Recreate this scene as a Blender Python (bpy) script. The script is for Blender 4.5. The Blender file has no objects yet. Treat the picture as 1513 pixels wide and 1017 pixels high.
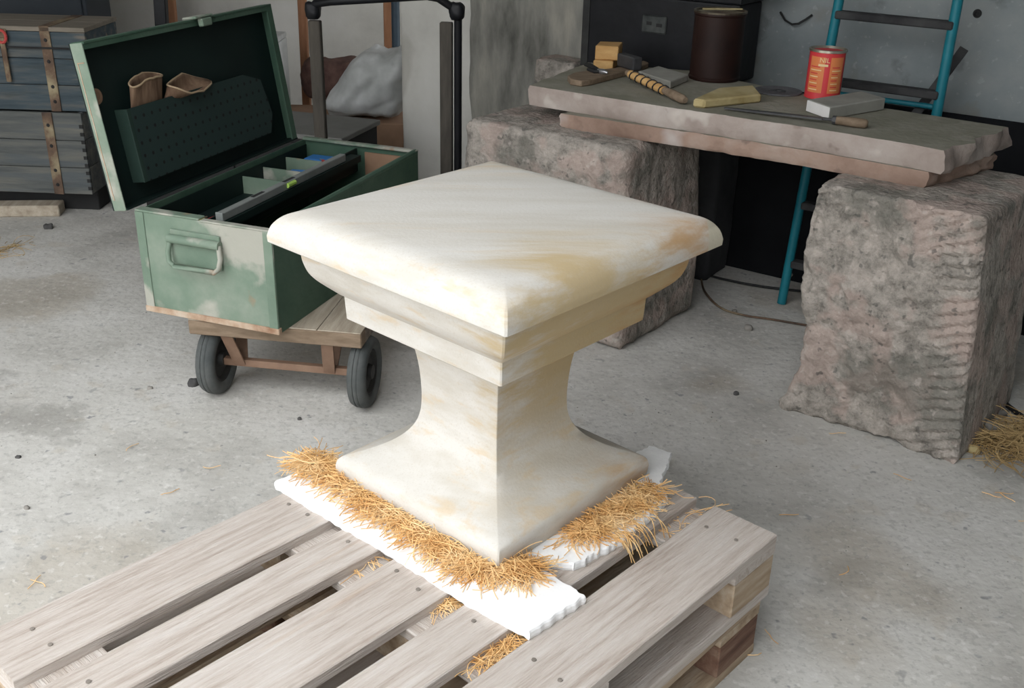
import bpy, bmesh, math, random
from mathutils import Vector, Matrix, noise
random.seed(7)
PI = math.pi
C = bpy.context.scene.collection
S = bpy.context.scene

# ------------------------------------------------------------------ camera
W, H, F = 1513.0, 1017.0, 1550.68
PITCH, ROLL, CH = 0.433671, 0.0252677, 1.473144
_f = Vector((0, math.cos(PITCH), -math.sin(PITCH)))
_u0 = Vector((0, math.sin(PITCH), math.cos(PITCH)))
_r0 = Vector((1, 0, 0))
_r = math.cos(ROLL)*_r0 + math.sin(ROLL)*_u0
_u = -math.sin(ROLL)*_r0 + math.cos(ROLL)*_u0
CAM = Vector((0, 0, CH))
cd = bpy.data.cameras.new('camera'); co = bpy.data.objects.new('camera', cd); C.objects.link(co)
cd.sensor_fit = 'HORIZONTAL'; cd.sensor_width = 36.0; cd.lens = F/W*36.0
cd.clip_start = 0.05; cd.clip_end = 200
m = Matrix((_r, _u, -_f)).transposed().to_4x4(); m.translation = CAM
co.matrix_world = m
S.camera = co
def ray(x, y): return _r*((x-W/2)/F) + _u*(-(y-H/2)/F) + _f
def at(x, y, z=0.0):
    r = ray(x, y); return CAM + r*((z-CAM.z)/r.z)
def aty(x, y, Y):
    r = ray(x, y); return CAM + r*((Y-CAM.y)/r.y)
def onplane(x, y, p0, n):
    r = ray(x, y); return CAM + r*(n.dot(p0-CAM)/n.dot(r))

# ------------------------------------------------------------------ light
S.view_settings.view_transform = 'Standard'; S.view_settings.look = 'None'
S.view_settings.gamma = 1.0; S.view_settings.use_curve_mapping = False
S.view_settings.exposure = 0.0
wd = bpy.data.worlds.new('overcast_sky'); S.world = wd; wd.use_nodes = True
bg = wd.node_tree.nodes['Background']
bg.inputs[1].default_value = 5.6
# overcast sky: three times brighter at the zenith than at the horizon
_n = wd.node_tree.nodes; _l = wd.node_tree.links
_tc = _n.new('ShaderNodeTexCoord'); _sx = _n.new('ShaderNodeSeparateXYZ'); _l.new(_tc.outputs['Generated'], _sx.inputs[0])
_mr = _n.new('ShaderNodeMapRange'); _mr.inputs[3].default_value = .333; _mr.inputs[4].default_value = 1.0; _l.new(_sx.outputs['Z'], _mr.inputs[0])
_vm = _n.new('ShaderNodeVectorMath'); _vm.operation = 'SCALE'; _vm.inputs[0].default_value = (.96, .98, 1.0); _l.new(_mr.outputs[0], _vm.inputs['Scale'])
_l.new(_vm.outputs[0], bg.inputs[0])

# ------------------------------------------------------------------ materials
_mats = {}
def mat(name, cols, scale=5.0, detail=6.0, rough=0.8, bump=0.0, bscale=None, stretch=(1, 1, 1), rot=(0, 0, 0),
        metal=0.0, lo=0.3, hi=0.7, rnd=True, spots=None, rrough=0.6, spec=0.3, dist=0.0):
    """noise-ramped principled material on object coordinates; spots = (colour, scale, threshold, amount)"""
    if name in _mats: return _mats[name]
    mt = bpy.data.materials.new(name); mt.use_nodes = True; _mats[name] = mt
    N = mt.node_tree.nodes; L = mt.node_tree.links; b = N['Principled BSDF']
    tc = N.new('ShaderNodeTexCoord'); mp = N.new('ShaderNodeMapping')
    mp.inputs['Scale'].default_value = stretch; mp.inputs['Rotation'].default_value = rot
    L.new(tc.outputs['Object'], mp.inputs[0])
    if rnd:
        oi = N.new('ShaderNodeObjectInfo'); vm = N.new('ShaderNodeVectorMath'); vm.operation = 'SCALE'
        cx = N.new('ShaderNodeCombineXYZ')
        for i in range(3): L.new(oi.outputs['Random'], cx.inputs[i])
        L.new(cx.outputs[0], vm.inputs[0]); vm.inputs['Scale'].default_value = 37.0
        L.new(vm.outputs[0], mp.inputs['Location'])
    nz = N.new('ShaderNodeTexNoise'); nz.inputs['Scale'].default_value = scale
    nz.inputs['Detail'].default_value = detail; nz.inputs['Roughness'].default_value = rrough
    nz.inputs['Distortion'].default_value = dist
    L.new(mp.outputs[0], nz.inputs['Vector'])
    cr = N.new('ShaderNodeValToRGB'); L.new(nz.outputs[0], cr.inputs[0])
    n = len(cols); e = cr.color_ramp.elements
    while len(e) < n: e.new(0.5)
    for i, c in enumerate(cols):
        e[i].position = lo + (hi-lo)*i/max(1, n-1); e[i].color = (*c, 1)
    out = cr.outputs[0]
    for k, sp in enumerate(spots or []):
        sc, ss, th, am = sp[:4]
        n2 = N.new('ShaderNodeTexNoise'); n2.inputs['Scale'].default_value = ss; n2.inputs['Detail'].default_value = sp[4] if len(sp) > 4 else 3
        ad = N.new('ShaderNodeVectorMath'); ad.inputs[1].default_value = (11.3*(k+1), 5.7, 2.1)
        L.new((tc.outputs['Object'] if not rnd else mp.outputs[0]), ad.inputs[0]); L.new(ad.outputs[0], n2.inputs['Vector'])
        r2 = N.new('ShaderNodeMapRange'); r2.inputs[1].default_value = th; r2.inputs[2].default_value = th+0.06
        r2.inputs[4].default_value = am; L.new(n2.outputs[0], r2.inputs[0])
        mx = N.new('ShaderNodeMixRGB'); mx.inputs[2].default_value = (*sc, 1)
        L.new(r2.outputs[0], mx.inputs[0]); L.new(out, mx.inputs[1]); out = mx.outputs[0]
    L.new(out, b.inputs['Base Color'])
    b.inputs['Roughness'].default_value = rough; b.inputs['Metallic'].default_value = metal
    b.inputs['Specular IOR Level'].default_value = spec
    if bump:
        n3 = N.new('ShaderNodeTexNoise'); n3.inputs['Scale'].default_value = bscale or scale*3; n3.inputs['Detail'].default_value = 5
        L.new(mp.outputs[0], n3.inputs['Vector'])
        bp = N.new('ShaderNodeBump'); bp.inputs['Strength'].default_value = bump; bp.inputs['Distance'].default_value = 0.01
        L.new(n3.outputs[0], bp.inputs['Height']); L.new(bp.outputs[0], b.inputs['Normal'])
    return mt

M_conc = mat('concrete_floor', [(.40, .385, .355), (.545, .53, .495), (.63, .615, .585)], 2.2, 8, .85, .35, 30, rnd=False, lo=.32, hi=.68,
             spots=[((.20, .205, .215), 24, .68, .45, 3), ((.50, .46, .40), 9, .62, .5), ((.20, .19, .17), 3.1, .62, .35), ((.33, .27, .19), 1.3, .57, .35), ((.27, .265, .25), 75, .57, .30, 3), ((.72, .70, .67), 48, .60, .35, 3), ((.17, .175, .19), 34, .70, .6, 2)])
M_wall = mat('concrete_wall', [(.165, .195, .205), (.225, .25, .255), (.29, .305, .30)], 2.5, 8, .9, .3, 25, rnd=False,
             spots=[((.11, .115, .12), 7, .62, .5, 6), ((.19, .17, .14), 3, .58, .5, 6), ((.36, .38, .38), 40, .62, .4, 3)])
M_white = mat('limewash_wall', [(.42, .41, .38), (.55, .54, .50), (.62, .61, .58)], 2.0, 7, .92, .2, 18, rnd=False,
              spots=[((.28, .26, .22), 2.4, .62, .4)])
M_pier = mat('rough_pier_stone', [(.08, .08, .07), (.24, .235, .21), (.40, .375, .32)], 4.0, 8, .95, .6, 22, rnd=False, stretch=(1.6, 1.6, .5))
M_ceil = mat('ceiling_board', [(.09, .085, .08), (.13, .125, .12)], 3, 4, .9)
M_pink = mat('pink_sandstone', [(.25, .20, .175), (.37, .31, .275), (.46, .41, .375)], 5, 8, .9, .4, 40,
             spots=[((.55, .50, .45), 6, .60, .7), ((.16, .12, .10), 14, .66, .5)])
M_pink2 = mat('red_pink_sandstone', [(.22, .145, .11), (.33, .23, .18), (.40, .32, .27)], 5, 8, .9, .4, 40,
             spots=[((.50, .46, .44), 4, .60, .7), ((.14, .10, .085), 14, .66, .5)])
M_dust = mat('dusty_slab_stone', [(.19, .185, .14), (.25, .24, .19), (.32, .30, .25)], 6, 8, .92, .4, 45,
             spots=[((.40, .36, .31), 8, .66, .4)])
M_gran = mat('rough_granite', [(.11, .10, .088), (.32, .29, .255), (.49, .43, .385)], 16, 10, .93, .9, 60, rrough=.8, lo=.33, hi=.67,
             spots=[((.46, .345, .30), 6, .50, .5, 5), ((.13, .13, .11), 4.5, .57, .55, 6), ((.54, .48, .435), 24, .62, .4, 3), ((.07, .07, .065), 38, .64, .6, 2)])
M_pal = mat('pallet_wood', [(.34, .28, .235), (.49, .435, .39), (.58, .54, .505)], 5.0, 9, .85, .45, 26, stretch=(1, 16, 16), lo=.3, hi=.7, rrough=.7,
            spots=[((.55, .37, .22), .9, .66, .35), ((.30, .24, .19), 1.5, .70, .4)])
M_pald = mat('pallet_block_wood', [(.24, .17, .11), (.38, .29, .20), (.50, .42, .33)], 5, 7, .9, .4, 30, stretch=(1, 6, 6))
M_palr = mat('pallet_red_wood', [(.08, .04, .028), (.17, .095, .065), (.26, .18, .13)], 5, 7, .9, .4, 30, stretch=(1, 6, 6))
M_foam = mat('white_foam', [(.80, .80, .80), (.88, .88, .87)], 30, 3, .8, .06, 160)
M_straw = mat('wood_wool', [(.62, .33, .11), (.78, .50, .22), (.85, .62, .34)], 14, 2, .8, rnd=False)
M_green = mat('green_paint', [(.035, .075, .052), (.055, .105, .072), (.075, .125, .09)], 5, 6, .55, .15, 40,
              spots=[((.12, .09, .05), 6, .72, .6)])
M_greenw = mat('worn_green_paint', [(.11, .165, .12), (.165, .225, .17), (.265, .30, .245)], 4, 7, .6, .2, 40,
               spots=[((.45, .42, .37), 4.5, .52, .7, 7), ((.30, .17, .09), 8, .66, .75)], stretch=(1, 1, 1))
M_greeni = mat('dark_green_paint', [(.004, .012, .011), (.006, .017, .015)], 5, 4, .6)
M_rust = mat('rusty_edge', [(.22, .11, .06), (.42, .30, .21), (.55, .47, .38)], 12, 6, .8, .3)
M_cart = mat('cart_wood', [(.13, .105, .085), (.22, .18, .145), (.34, .295, .25)], 4, 7, .9, .3, 30, stretch=(1, 8, 8))
M_cartt = mat('cart_deck_wood', [(.30, .25, .19), (.42, .36, .28), (.52, .46, .38)], 4, 7, .9, .3, 30, stretch=(8, 1, 8))
M_brn = mat('brown_painted_steel', [(.17, .10, .065), (.25, .16, .11)], 12, 5, .7, .2)
M_rub = mat('tyre_rubber', [(.055, .062, .062), (.115, .12, .115)], 14, 5, .75, .15)
M_hub = mat('dark_hub_steel', [(.025, .025, .025), (.05, .05, .048)], 12, 4, .6, metal=.3)
M_blk = mat('black_painted_steel', [(.004, .0045, .006), (.009, .0095, .012)], 9, 5, .5, .15)
M_post = mat('dark_post_timber', [(.045, .04, .034), (.09, .08, .066)], 6, 6, .85, .3, stretch=(6, 6, 1))
M_crtb = mat('blue_grey_crate_wood', [(.03, .045, .055), (.06, .08, .092), (.12, .12, .11)], 4, 8, .85, .3, 30, stretch=(.6, 6, 6),
             spots=[((.30, .23, .16), 2.2, .6, .6), ((.05, .06, .06), 5, .64, .5)])
M_crtg = mat('grey_crate_wood', [(.06, .068, .07), (.11, .115, .11), (.16, .155, .135)], 4, 8, .85, .3, 30, stretch=(.6, 6, 6),
             spots=[((.085, .10, .11), 3, .6, .6)])
M_crtt = mat('dusty_crate_lid', [(.17, .15, .12), (.24, .21, .17)], 4, 6, .9, .2, stretch=(1, 6, 6))
M_strap = mat('rusted_iron_strap', [(.055, .038, .030), (.14, .09, .06), (.32, .27, .17)], 9, 6, .7, .2, metal=.1)
M_bat = mat('orange_batten_wood', [(.20, .09, .045), (.30, .15, .08)], 5, 5, .8, .2, stretch=(6, 6, 1))
M_sack = mat('grey_plastic_sack', [(.30, .31, .30), (.42, .43, .42), (.55, .56, .56)], 5, 4, .5, .2)
M_sackd = mat('taupe_cloth', [(.20, .19, .17), (.27, .255, .23)], 6, 4, .9, .2)
M_red = mat('maroon_cloth', [(.05, .025, .022), (.13, .075, .06)], 12, 4, .9, .2)
M_grey = mat('grey_board', [(.15, .15, .14), (.20, .20, .19)], 5, 5, .85)
M_dark = mat('dark_board', [(.018, .018, .018), (.03, .03, .03)], 5, 5, .85)
M_teal = mat('teal_paint', [(.008, .13, .17), (.014, .20, .25)], 8, 5, .45, .1, spots=[((.25, .25, .22), 16, .70, .6)])
M_rung = mat('dark_rung', [(.022, .022, .024), (.06, .06, .06)], 12, 5, .8, .2)
M_can = mat('brown_can_rust', [(.010, .003, .0022), (.018, .006, .004), (.024, .009, .006)], 9, 6, .6, .1)
M_tinr = mat('red_tin_paint', [(.62, .045, .055), (.66, .055, .06)], 6, 3, .4)
M_tino = mat('orange_print', [(.72, .22, .08), (.74, .25, .09)], 8, 3, .4)
M_tiny = mat('cream_print', [(.80, .58, .30), (.82, .62, .34)], 8, 3, .4)
M_tinm = mat('tin_metal', [(.34, .31, .22), (.55, .52, .44)], 8, 3, .32, metal=.8)
M_steel = mat('steel', [(.30, .30, .31), (.55, .55, .56)], 15, 4, .35, metal=.8)
M_steeld = mat('dark_steel', [(.06, .06, .065), (.11, .11, .11)], 15, 4, .5, metal=.5)
M_level = mat('grey_aluminium', [(.20, .22, .21), (.32, .335, .32)], 7, 5, .5, metal=.3)
M_vial = mat('green_vial', [(.35, .55, .10), (.45, .65, .15)], 5, 2, .2)
M_owood = mat('orange_wood', [(.50, .28, .10), (.66, .42, .18)], 5, 6, .8, .2, stretch=(2, 8, 8))
M_bwood = mat('brown_wood', [(.16, .115, .075), (.27, .20, .14)], 6, 6, .8, .2, stretch=(2, 8, 8))
M_twine = mat('black_twine', [(.02, .02, .022), (.04, .04, .04)], 30, 3, .9)
M_greyst = mat('grey_stone', [(.27, .265, .235), (.37, .36, .32)], 9, 6, .9, .3)
M_whst = mat('white_stone', [(.66, .64, .62), (.78, .76, .74)], 9, 5, .9, .3)
M_yel = mat('yellow_stone', [(.34, .26, .11), (.48, .39, .20), (.58, .50, .30)], 9, 6, .9, .4)
M_leath = mat('tan_leather', [(.12, .07, .045), (.20, .125, .08), (.27, .18, .115)], 7, 5, .8, .2, stretch=(5, 5, 1))
M_leathe = mat('pale_leather_edge', [(.40, .29, .18), (.50, .38, .25)], 12, 4, .8)
M_blue = mat('blue_plastic', [(.03, .17, .48), (.05, .22, .56)], 6, 3, .4)
M_redp = mat('red_plastic', [(.42, .05, .05), (.50, .08, .07)], 6, 3, .4)
M_hardb = mat('brown_hardboard', [(.20, .12, .075), (.29, .18, .115)], 6, 5, .8)
M_cable = mat('black_cable', [(.015, .015, .016), (.03, .03, .03)], 9, 3, .6)
M_peb = mat('pebble_stone', [(.16, .15, .135), (.34, .32, .29)], 14, 5, .9, .3)
M_pebd = mat('dark_pebble_stone', [(.05, .05, .05), (.11, .105, .10)], 14, 5, .9, .3)
M_pale = mat('pale_canvas', [(.24, .25, .24), (.33, .34, .32)], 6, 4, .9, .2)

# sandstone with slanting ochre beds
def sandstone():
    mt = bpy.data.materials.new('banded_sandstone'); mt.use_nodes = True
    N = mt.node_tree.nodes; L = mt.node_tree.links; b = N['Principled BSDF']
    tc = N.new('ShaderNodeTexCoord')
    def mapped(rot, sc):
        mp = N.new('ShaderNodeMapping'); mp.inputs['Rotation'].default_value = rot; mp.inputs['Scale'].default_value = sc
        L.new(tc.outputs['Object'], mp.inputs[0]); return mp.outputs[0]
    def nz(vec, s, d=6, r=.55, di=0.0):
        n = N.new('ShaderNodeTexNoise'); n.inputs['Scale'].default_value = s; n.inputs['Detail'].default_value = d
        n.inputs['Roughness'].default_value = r; n.inputs['Distortion'].default_value = di
        L.new(vec, n.inputs['Vector']); return n.outputs[0]
    def rng(v, a, bb, o=1.0):
        r = N.new('ShaderNodeMapRange'); r.interpolation_type = 'SMOOTHSTEP'; r.inputs[1].default_value = a; r.inputs[2].default_value = bb; r.inputs[4].default_value = o
        L.new(v, r.inputs[0]); return r.outputs[0]
    def mix(f, a, c):
        x = N.new('ShaderNodeMixRGB'); L.new(f, x.inputs[0])
        if isinstance(a, tuple): x.inputs[1].default_value = (*a, 1)
        else: L.new(a, x.inputs[1])
        x.inputs[2].default_value = (*c, 1); return x.outputs[0]
    def mul(a, c):
        x = N.new('ShaderNodeMath'); x.operation = 'MULTIPLY'; L.new(a, x.inputs[0])
        if isinstance(c, float): x.inputs[1].default_value = c
        else: L.new(c, x.inputs[1])
        return x.outputs[0]
    beds = mapped((.52, -.17, .10), (.5, 3.0, 8.0))
    base = mix(rng(nz(beds, 3.2, 7, .6), .35, .68), (.60, .58, .54), (.52, .49, .435))
    base = mix(mul(rng(nz(mapped((.50, -.2, .1), (.45, 4.5, 13.0)), 3.0, 7, .62, .2), .53, .70), .55), base, (.56, .42, .25))
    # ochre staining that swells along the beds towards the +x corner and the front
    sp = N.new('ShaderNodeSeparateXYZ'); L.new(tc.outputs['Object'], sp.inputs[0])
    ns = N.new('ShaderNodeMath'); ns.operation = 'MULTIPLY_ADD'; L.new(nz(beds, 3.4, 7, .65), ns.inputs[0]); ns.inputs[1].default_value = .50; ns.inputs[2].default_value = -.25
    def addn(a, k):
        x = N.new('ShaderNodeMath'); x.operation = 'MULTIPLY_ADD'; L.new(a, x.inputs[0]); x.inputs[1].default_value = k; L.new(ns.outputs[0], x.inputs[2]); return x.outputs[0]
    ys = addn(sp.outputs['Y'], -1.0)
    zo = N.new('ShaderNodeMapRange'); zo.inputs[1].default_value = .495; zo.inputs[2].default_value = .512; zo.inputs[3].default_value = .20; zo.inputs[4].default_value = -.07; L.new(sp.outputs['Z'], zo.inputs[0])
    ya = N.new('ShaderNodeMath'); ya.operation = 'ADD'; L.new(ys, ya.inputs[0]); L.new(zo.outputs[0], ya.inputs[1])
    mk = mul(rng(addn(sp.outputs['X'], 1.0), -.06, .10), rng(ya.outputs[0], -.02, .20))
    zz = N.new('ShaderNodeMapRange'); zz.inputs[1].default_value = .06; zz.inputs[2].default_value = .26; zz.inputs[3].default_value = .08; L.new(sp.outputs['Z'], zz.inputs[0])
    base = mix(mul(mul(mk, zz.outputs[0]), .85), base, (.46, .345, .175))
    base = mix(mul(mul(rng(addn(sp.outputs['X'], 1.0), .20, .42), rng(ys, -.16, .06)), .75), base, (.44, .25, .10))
    # the pale tip of the +x corner
    base = mix(rng(sp.outputs['X'], .388, .394), base, (.50, .46, .36))
    # fine grain
    base = mix(mul(rng(nz(tc.outputs['Object'], 260, 2), .52, .75), .25), base, (.40, .34, .26))
    L.new(base, b.inputs['Base Color']); b.inputs['Roughness'].default_value = .88; b.inputs['Specular IOR Level'].default_value = .2
    bp = N.new('ShaderNodeBump'); bp.inputs['Strength'].default_value = .12; bp.inputs['Distance'].default_value = .004
    L.new(nz(tc.outputs['Object'], 160, 3), bp.inputs['Height']); L.new(bp.outputs[0], b.inputs['Normal'])
    return mt
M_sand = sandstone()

def perforated():
    mt = bpy.data.materials.new('perforated_green'); mt.use_nodes = True
    N = mt.node_tree.nodes; L = mt.node_tree.links; b = N['Principled BSDF']
    tc = N.new('ShaderNodeTexCoord'); mp = N.new('ShaderNodeMapping'); mp.inputs['Scale'].default_value = (1, 1/.036, 1/.036)
    L.new(tc.outputs['Object'], mp.inputs[0])
    fr = N.new('ShaderNodeVectorMath'); fr.operation = 'FRACTION'; L.new(mp.outputs[0], fr.inputs[0])
    sb = N.new('ShaderNodeVectorMath'); sb.operation = 'SUBTRACT'; sb.inputs[1].default_value = (.5, .5, .5); L.new(fr.outputs[0], sb.inputs[0])
    mu = N.new('ShaderNodeVectorMath'); mu.operation = 'MULTIPLY'; mu.inputs[1].default_value = (0, 1, 1); L.new(sb.outputs[0], mu.inputs[0])
    ln = N.new('ShaderNodeVectorMath'); ln.operation = 'LENGTH'; L.new(mu.outputs[0], ln.inputs[0])
    r = N.new('ShaderNodeMapRange'); r.inputs[1].default_value = .12; r.inputs[2].default_value = .16; L.new(ln.outputs['Value'], r.inputs[0])
    mx = N.new('ShaderNodeMixRGB'); L.new(r.outputs[0], mx.inputs[0])
    mx.inputs[1].default_value = (.001, .0015, .0015, 1); mx.inputs[2].default_value = (.014, .033, .030, 1)
    L.new(mx.outputs[0], b.inputs['Base Color']); b.inputs['Roughness'].default_value = .6
    return mt
M_perf = perforated()

# ------------------------------------------------------------------ mesh helpers
class MB:
    def __init__(s): s.v = []; s.f = []
    def add(s, vs, fs):
        o = len(s.v); s.v += [tuple(v) for v in vs]; s.f += [tuple(i+o for i in f) for f in fs]; return s
    def box(s, x0, x1, y0, y1, z0, z1, mtx=None):
        vs = [Vector((x, y, z)) for z in (z0, z1) for y in (y0, y1) for x in (x0, x1)]
        if mtx: vs = [mtx @ v for v in vs]
        return s.add(vs, [(0, 2, 3, 1), (4, 5, 7, 6), (0, 1, 5, 4), (2, 6, 7, 3), (0, 4, 6, 2), (1, 3, 7, 5)])
    def bar(s, a, b, w, h, up=(0, 0, 1)):
        a, b = Vector(a), Vector(b); d = (b-a).normalized(); sd_ = d.cross(Vector(up)).normalized(); u = sd_.cross(d)
        vs = [p + sd_*(w/2*i) + u*(h/2*j) for p in (a, b) for j in (-1, 1) for i in (-1, 1)]
        return s.add(vs, [(0, 1, 3, 2), (4, 6, 7, 5), (0, 4, 5, 1), (2, 3, 7, 6), (0, 2, 6, 4), (1, 5, 7, 3)])
    def tube(s, pts, r, n=8, cap=True):
        pts = [Vector(p) for p in pts]; rr = r if isinstance(r, (list, tuple)) else [r]*len(pts)
        vs = []; ref = Vector((0.3, 0.2, 0.93))
        for i, p in enumerate(pts):
            d = (pts[min(i+1, len(pts)-1)] - pts[max(i-1, 0)]).normalized()
            if abs(d.dot(ref)) > .97: ref = Vector((1, 0.1, 0))
            a = d.cross(ref).normalized(); b = d.cross(a); ref = -b if False else ref
            vs += [p + (a*math.cos(2*PI*k/n) + b*math.sin(2*PI*k/n))*rr[i] for k in range(n)]
        fs = [(i*n+k, i*n+(k+1) % n, (i+1)*n+(k+1) % n, (i+1)*n+k) for i in range(len(pts)-1) for k in range(n)]
        if cap: fs += [tuple(range(n))[::-1], tuple((len(pts)-1)*n+k for k in range(n))]
        return s.add(vs, fs)
    def lathe(s, prof, n=32, mtx=None):
        vs = []
        for (r, z) in prof:
            vs += [Vector((r*math.cos(2*PI*k/n), r*math.sin(2*PI*k/n), z)) for k in range(n)]
        fs = [(i*n+k, i*n+(k+1) % n, (i+1)*n+(k+1) % n, (i+1)*n+k) for i in range(len(prof)-1) for k in range(n)]
        if mtx: vs = [mtx @ v for v in vs]
        return s.add(vs, fs)
    def prism(s, poly, z0, z1):
        n = len(poly); vs = [(x, y, z0) for x, y in poly] + [(x, y, z1) for x, y in poly]
        fs = [tuple(range(n))[::-1], tuple(range(n, 2*n))] + [(i, (i+1) % n, n+(i+1) % n, n+i) for i in range(n)]
        return s.add(vs, fs)
    def mesh(s, name, bevel=0.0, seg=1, smooth=False):
        me = bpy.data.meshes.new(name); me.from_pydata(s.v, [], s.f); me.update()
        bm = bmesh.new(); bm.from_mesh(me)
        bmesh.ops.recalc_face_normals(bm, faces=bm.faces)
        if bevel:
            es = [e for e in bm.edges if len(e.link_faces) == 2 and e.calc_face_angle(0) > .5]
            bmesh.ops.bevel(bm, geom=es, offset=bevel, segments=seg, affect='EDGES', profile=.6)
        bm.to_mesh(me); bm.free()
        if smooth: shade(me)
        return me
def shade(me, ang=.7):
    for p in me.polygons: p.use_smooth = True
    try: me.set_sharp_from_angle(angle=ang)
    except Exception: pass
def obj(name, me, m=None, parent=None, loc=None, rot=None):
    if isinstance(me, MB): me = me.mesh(name)
    o = bpy.data.objects.new(name, me); C.objects.link(o)
    if m is not None:
        me.materials.clear(); me.materials.append(m)
    if parent: o.parent = parent
    if loc is not None: o.location = loc
    if rot is not None: o.rotation_euler = rot
    return o
def tag(o, label=None, cat=None, group=None, kind=None):
    if label: o['label'] = label
    if cat: o['category'] = cat
    if group: o['group'] = group
    if kind: o['kind'] = kind
    return o
def thing(name, label, cat, loc=(0, 0, 0), rz=0.0, group=None):
    o = bpy.data.objects.new(name, None); C.objects.link(o); o.empty_display_size = .1
    o.location = loc; o.rotation_euler = (0, 0, rz)
    return tag(o, label, cat, group)
def fr(p, rz, x, y, z=0.0):
    """world point from a local one"""
    c, s = math.cos(rz), math.sin(rz); return Vector((p[0]+c*x-s*y, p[1]+s*x+c*y, (p[2] if len(p) > 2 else 0)+z))
def loc_of(p, o, rz):
    d = Vector((p[0]-o[0], p[1]-o[1])); c, s = math.cos(rz), math.sin(rz); return (c*d.x+s*d.y, -s*d.x+c*d.y)
def rough_box(sx, sy, sz, cuts, disp, rnd_=.02, seed=0.0, shape=None):
    """a rough-hewn block standing on z=0, from x 0..sx, y 0..sy, with displaced faces"""
    bm = bmesh.new(); bmesh.ops.create_cube(bm, size=1.0)
    bmesh.ops.subdivide_edges(bm, edges=bm.edges, cuts=cuts, use_grid_fill=True)
    hs = Vector((sx/2, sy/2, sz/2)); r = rnd_
    for v in bm.verts:
        p = Vector((v.co.x*sx, v.co.y*sy, v.co.z*sz))
        q = Vector([max(-hs[i]+r, min(hs[i]-r, p[i])) for i in range(3)]); d = p-q
        nrm = d.normalized() if d.length > 1e-6 else Vector((0, 0, 0))
        if d.length > 1e-6: p = q + nrm*r
        w = p + hs
        dd = disp(w, nrm, seed)
        p = p + nrm*dd
        p = p + hs
        if shape: p = shape(p)
        v.co = p
    for v in bm.verts:
        if v.co.z < 0.004: v.co.z = 0.0
    me = bpy.data.meshes.new('rough_block'); bm.to_mesh(me); bm.free(); shade(me, 1.2); return me
def nzf(p, s, o=0.0): return noise.noise(Vector((p[0]*s+o, p[1]*s+o*1.7, p[2]*s-o)))
def fbm(p, s, o=0.0): return nzf(p, s, o)+.5*nzf(p, s*2.1, o+3)+.25*nzf(p, s*4.3, o+7)

# ------------------------------------------------------------------ the room
def struct(name, me, m): return tag(obj(name, me, m), kind='structure')
def wall_between(name, a, b, z0, z1, t, m):
    a, b = Vector((a[0], a[1], 0)), Vector((b[0], b[1], 0)); d = (b-a); L_ = d.length; rz = math.atan2(d.y, d.x)
    o = struct(name, MB().box(0, L_, 0, t, z0, z1), m); o.location = a; o.rotation_euler = (0, 0, rz); return o
# floor: finely gridded near the camera so that its waves and pits are real
def floor_mesh():
    n = 150; x0, x1, y0, y1 = -4.6, 3.4, -6.0, 7.4
    vs = []; 
    for j in range(n+1):
        for i in range(n+1):
            x = x0+(x1-x0)*i/n; y = y0+(y1-y0)*j/n
            vs.append((x, y, .0025*fbm((x, y, 0), 1.7)))
    fs = [(j*(n+1)+i, j*(n+1)+i+1, (j+1)*(n+1)+i+1, (j+1)*(n+1)+i) for j in range(n) for i in range(n)]
    vs += [(x0, y0, -.1), (x1, y0, -.1), (x1, y1, -.1), (x0, y1, -.1)]; k = len(vs)-4
    fs.append((k+3, k+2, k+1, k))
    me = bpy.data.meshes.new('floor'); me.from_pydata(vs, [], fs); shade(me, 3); return me
struct('floor', floor_mesh(), M_conc)
struct('ground', MB().box(-30, 30, -30, 30, -.14, -.11), mat('yard_ground', [(.20, .19, .17), (.28, .27, .25)], 1.5, 6, .9, rnd=False))
BD = Vector((.828, -.561, 0)); BN = Vector((.561, .828, 0)); BP = Vector((.03, 3.485, 0)); BRZ = math.atan2(BD.y, BD.x)
def bp(s, o, z=0.0): return BP + BD*s + BN*o + Vector((0, 0, z))
wall_between('wall_back', bp(-.5, .90), bp(3.7, .90), 0, 3.0, .25, M_wall)
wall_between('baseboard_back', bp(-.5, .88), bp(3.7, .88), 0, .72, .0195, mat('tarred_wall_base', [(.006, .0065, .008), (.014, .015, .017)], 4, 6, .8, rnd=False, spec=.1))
wall_between('wall_far', (-4.6, 6.3), (.6, 6.3), 0, 3.0, .2, M_white)
wall_between('wall_left', (-4.4, .9), (-4.4, 6.3), 0, 3.0, .2, M_white)  # unseen; near end run forward to hold back daylight from the left
wall_between('wall_right', (2.6, 3.2), (2.6, -1.2), 0, 3.0, .2, M_wall)
wall_between('wall_front', (2.6, -1.0), (.5, -1.0), 0, 3.0, .2, M_wall)
struct('ceiling', MB().prism([(-4.6, 1.7), (-.1, 1.5), (.5, -1.1), (3.3, -1.1), (3.3, 6.6), (-4.6, 6.6)], 3.0, 3.12), M_ceil)
# rough masonry pier at the end of the back wall, plastered pier beside it
pier = rough_box(.62, .34, 3.0, 44, lambda w, n, s: .030*fbm((w.x, w.y, w.z*.4), 3.2, 2)+.008*fbm(w, 14, 5), .03)
o = struct('trim_1', pier, M_pier); o.location = bp(-.86, .80); o.rotation_euler = (0, 0, BRZ)
pl = rough_box(.46, .34, 3.0, 24, lambda w, n, s: .006*fbm(w, 3), .02)
o = struct('trim_2', pl, M_white); o.location = bp(-1.28, .86); o.rotation_euler = (0, 0, BRZ)

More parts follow.
